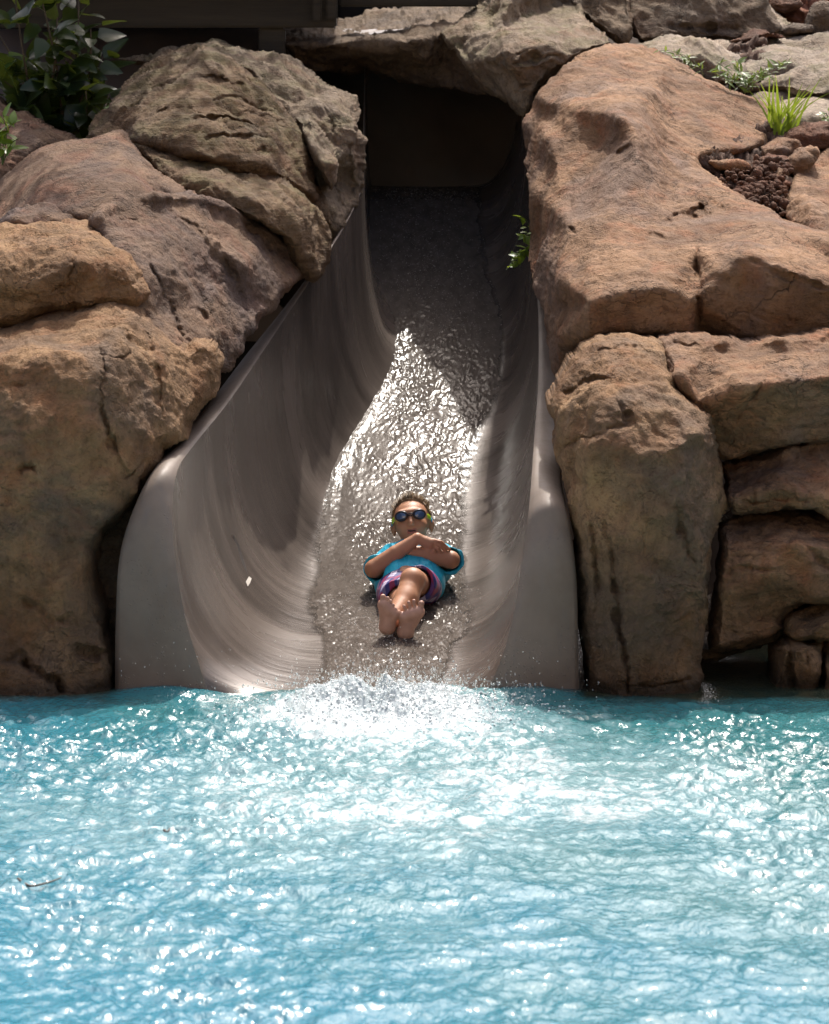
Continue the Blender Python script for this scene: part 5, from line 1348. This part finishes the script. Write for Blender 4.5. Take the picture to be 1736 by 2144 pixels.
# big-leaved shrub under the bridge
sb = W(110, 300, 3.9)
shrub = empty("leafy_shrub", sb)
tag(shrub, "dark shrub with large round glossy leaves in the shaded upper left corner", "shrub")
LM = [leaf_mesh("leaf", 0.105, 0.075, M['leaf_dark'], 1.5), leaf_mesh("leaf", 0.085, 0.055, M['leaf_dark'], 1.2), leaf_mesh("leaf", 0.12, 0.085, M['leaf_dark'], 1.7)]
LB = [leaf_mesh("leaf", 0.08, 0.058, M['leaf_mid'], 1.4)]
tips = []
for (xt, yt) in [(-10, 60), (30, -20), (80, -30), (120, 10), (165, -20), (190, 60), (215, 120), (60, 130), (110, 160), (150, 110), (10, 170), (230, 190), (180, 190), (140, 230), (40, 220)]:
    Yt_ = random.uniform(3.7, 4.3)
    tip = W(xt, yt, Yt_); basep = sb + np.array([random.uniform(-0.08, 0.08), 0, 0])
    mid = basep * 0.45 + tip * 0.55 + np.array([random.uniform(-0.08, 0.08), random.uniform(-0.1, 0.1), -0.02])
    stem_tube("stem", [basep, mid, tip], 0.008, 0.003, M['stem'], shrub)
    tips.append((basep, mid, tip))
nl = 0
for (b0, m0, t0) in tips:
    for k in range(19):
        s = random.uniform(0.25, 1.05)
        p = (b0 * (1 - s) ** 2 + 2 * m0 * s * (1 - s) + t0 * s * s) if s <= 1 else t0
        off = np.array([random.gauss(0, 1), random.gauss(-0.35, 0.8), random.gauss(0.15, 0.7)]); off /= np.linalg.norm(off)
        p = p + off * random.uniform(0.01, 0.07)
        me = random.choice(LM) if random.random() > 0.06 else LB[0]
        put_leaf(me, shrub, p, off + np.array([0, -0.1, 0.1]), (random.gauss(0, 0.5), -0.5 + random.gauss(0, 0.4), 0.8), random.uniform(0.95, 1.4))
        nl += 1

def sprig(name, label, base, stems, me, nleaf, sc=(0.7, 1.1), stemmat=None, spread=0.03, bias=(0, -0.3, 0.3), group=None, r=0.003):
    root = empty(name, base)
    tag(root, label, "plant", group)
    for tip in stems:
        tip = np.array(tip); bs = np.array(base)
        mid = bs * 0.5 + tip * 0.5 + np.array([random.uniform(-.02, .02), random.uniform(-.02, .02), 0.03])
        stem_tube("stem", [bs, mid, tip], r, r * 0.5, stemmat or M['stem_green'], root)
        for k in range(nleaf):
            s = 0.25 + 0.75 * (k + random.random() * 0.7) / nleaf
            p = bs * (1 - s) ** 2 + 2 * mid * s * (1 - s) + tip * s * s
            off = np.array([random.gauss(0, 1) + bias[0], random.gauss(0, 0.7) + bias[1], random.gauss(0, 0.6) + bias[2]]); off /= np.linalg.norm(off)
            put_leaf(me, root, p + off * 0.004, off, (random.gauss(0, .3), -0.4 + random.gauss(0, .3), 1), random.uniform(*sc))
    return root
LS1 = leaf_mesh("leaf", 0.075, 0.036, M['leaf_bright'], 1.1)
LS2 = leaf_mesh("leaf", 0.045, 0.028, M['leaf_bright'], 1.1)
LS3 = leaf_mesh("leaf", 0.05, 0.014, M['leaf_mid'], 1.0)
sprig("leafy_sprig", "small bright green sprig in front of dim rock at left edge", W(5, 345, 2.75), [W(30, 255, 2.7), W(5, 235, 2.72), W(-10, 270, 2.7), W(40, 290, 2.68)], LS1, 7, bias=(0.2, -0.2, 0.4))
sprig("leafy_sprig", "green leafy plant hanging at the tunnel's right jamb", W(1110, 520, 3.15), [W(1092, 450, 3.05), W(1098, 490, 3.0), W(1080, 545, 3.0), W(1060, 565, 3.02), W(1088, 560, 3.0), W(1075, 560, 3.0)], LS2, 7, (0.7, 1.15), bias=(-0.5, -0.4, 0.1), r=0.002)
# low feathery weed on the pale slabs
sprig("feathery_weed", "feathery green weed sprawling over the pale slabs, upper right", W(1560, 195, 3.85), [W(1480, 150, 3.8), W(1500, 130, 3.85), W(1540, 125, 3.85), W(1590, 150, 3.8), W(1640, 135, 3.8), W(1662, 130, 3.8), W(1600, 165, 3.75), W(1520, 170, 3.75), W(1550, 150, 3.75)], LS3, 16, (0.6, 1.1), bias=(0.1, -0.3, 0.4), r=0.002)
sprig("feathery_weed", "low green weed creeping along the huge rock's upper edge", W(1450, 145, 3.95), [W(1380, 105, 3.98), W(1410, 115, 3.95), W(1440, 122, 3.93), W(1470, 150, 3.9)], LS3, 11, (0.5, 0.9), bias=(-0.1, -0.3, 0.4), r=0.002)
sprig("leafy_sprig", "tiny yellow-green weed at the right edge above the lava stone", W(1740, 265, 3.6), [W(1720, 240, 3.6), W(1735, 235, 3.6), W(1728, 250, 3.58)], LS2, 4, (0.5, 0.8))
# grass tuft
gb = W(1632, 292, 3.45)
tuft = empty("grass_tuft", gb)
tag(tuft, "tuft of long bright yellow-green grass blades beside the lava stone", "grass")
for k in range(30):
    a = random.gauss(0.22, 0.36); ln = random.uniform(0.17, 0.30)
    root_ = gb + np.array([random.gauss(0, 0.025), random.gauss(0, 0.02), -0.01])
    dx, dyv = math.sin(a), random.gauss(-0.1, 0.25)
    n = 6; v = []
    sidev = np.array([math.cos(a), 0.2, -math.sin(a) * 0.3])
    for i in range(n):
        s = i / (n - 1)
        p = root_ + np.array([dx * ln * (0.5 * s + 0.5 * s * s), dyv * ln * s, ln * (s - 0.18 * abs(dx) * s * s)])
        hw = 0.006 * (1 - s ** 2.2) + 0.0006
        v += [p - sidev * hw, p + sidev * hw + np.array([0, -0.002, 0])]
    obj("blade", v, [[2 * i, 2 * i + 1, 2 * i + 3, 2 * i + 2] for i in range(n - 1)], M['leaf_bright'], tuft)

# ------------------------------------------------------------------ tree leaning over the left rocks (its crown shades them from above the picture)
tree = empty("shade_tree", (-3.4, 6.4, 0.0))
tag(tree, "broad leafy tree leaning over the upper left rocks from behind", "tree")
stem_tube("trunk", [(-3.4, 6.4, -0.5), (-3.3, 6.3, 1.2), (-2.7, 6.0, 2.9), (-1.7, 5.8, 4.0)], 0.16, 0.07, M['stem'], tree)
for e in ((-0.9, 5.6, 4.3), (-1.6, 4.9, 4.2), (-1.2, 6.4, 4.6), (-2.6, 5.2, 4.0), (-0.3, 5.9, 4.0)):
    stem_tube("limb", [(-2.6, 5.95, 3.0), (-1.9 + 0.2 * e[0], 5.8, 3.8), e], 0.06, 0.015, M['stem'], tree)
cv, cf = [], []
lv = np.array([(0, 0, 0), (-0.028, 0.04, 0.004), (0.028, 0.04, 0.004), (0, 0.10, -0.01)])
clumps = [(-1.65 + RNG.normal(0, 0.6), 5.1 + RNG.normal(0, 0.55), 4.15 + RNG.normal(0, 0.28)) for _ in range(170)]
for c_ in clumps:
    for k in range(34):
        d = RNG.normal(0, 1, 3); d /= np.linalg.norm(d)
        u_ = RNG.normal(0, 1, 3); u_ -= d * (u_ @ d); u_ /= np.linalg.norm(u_); n_ = np.cross(u_, d)
        p = np.array(c_) + RNG.normal(0, 0.13, 3)
        b0 = len(cv)
        cv += [p + v_[0] * u_ + v_[1] * d + v_[2] * n_ for v_ in lv * 1.1]
        cf += [[b0, b0 + 2, b0 + 3, b0 + 1]]
cr = obj("crown", cv, cf, M['leaf_mid'], tree)
cr["kind"] = "stuff"

# twigs drifting on the pool
def water_at(x, y):
    """pool point seen at picture position x, y"""
    lo_, hi_ = -7.0, 0.5
    for _ in range(40):
        m = (lo_ + hi_) / 2
        if W(x, y, m)[2] > 0.012: hi_ = hi_; lo_ = m
        else: hi_ = m
    return W(x, y, lo_)
M['twig'] = simple("wet_twig", (0.05, 0.032, 0.022), 0.6, 0.3, 50)
for lab, pts in (("dark wet twig drifting at the left edge of the pool", [(38, 1840), (52, 1850), (68, 1855), (100, 1848), (128, 1838)]),
                 ("small dark leaf scrap floating left of the pool's centre", [(344, 1738), (350, 1742), (356, 1734)])):
    P_ = [water_at(*p_) for p_ in pts]
    o = stem_tube("floating_twig", P_, 0.0045, 0.002, M['twig'], None)
    tag(o, lab, "twig")
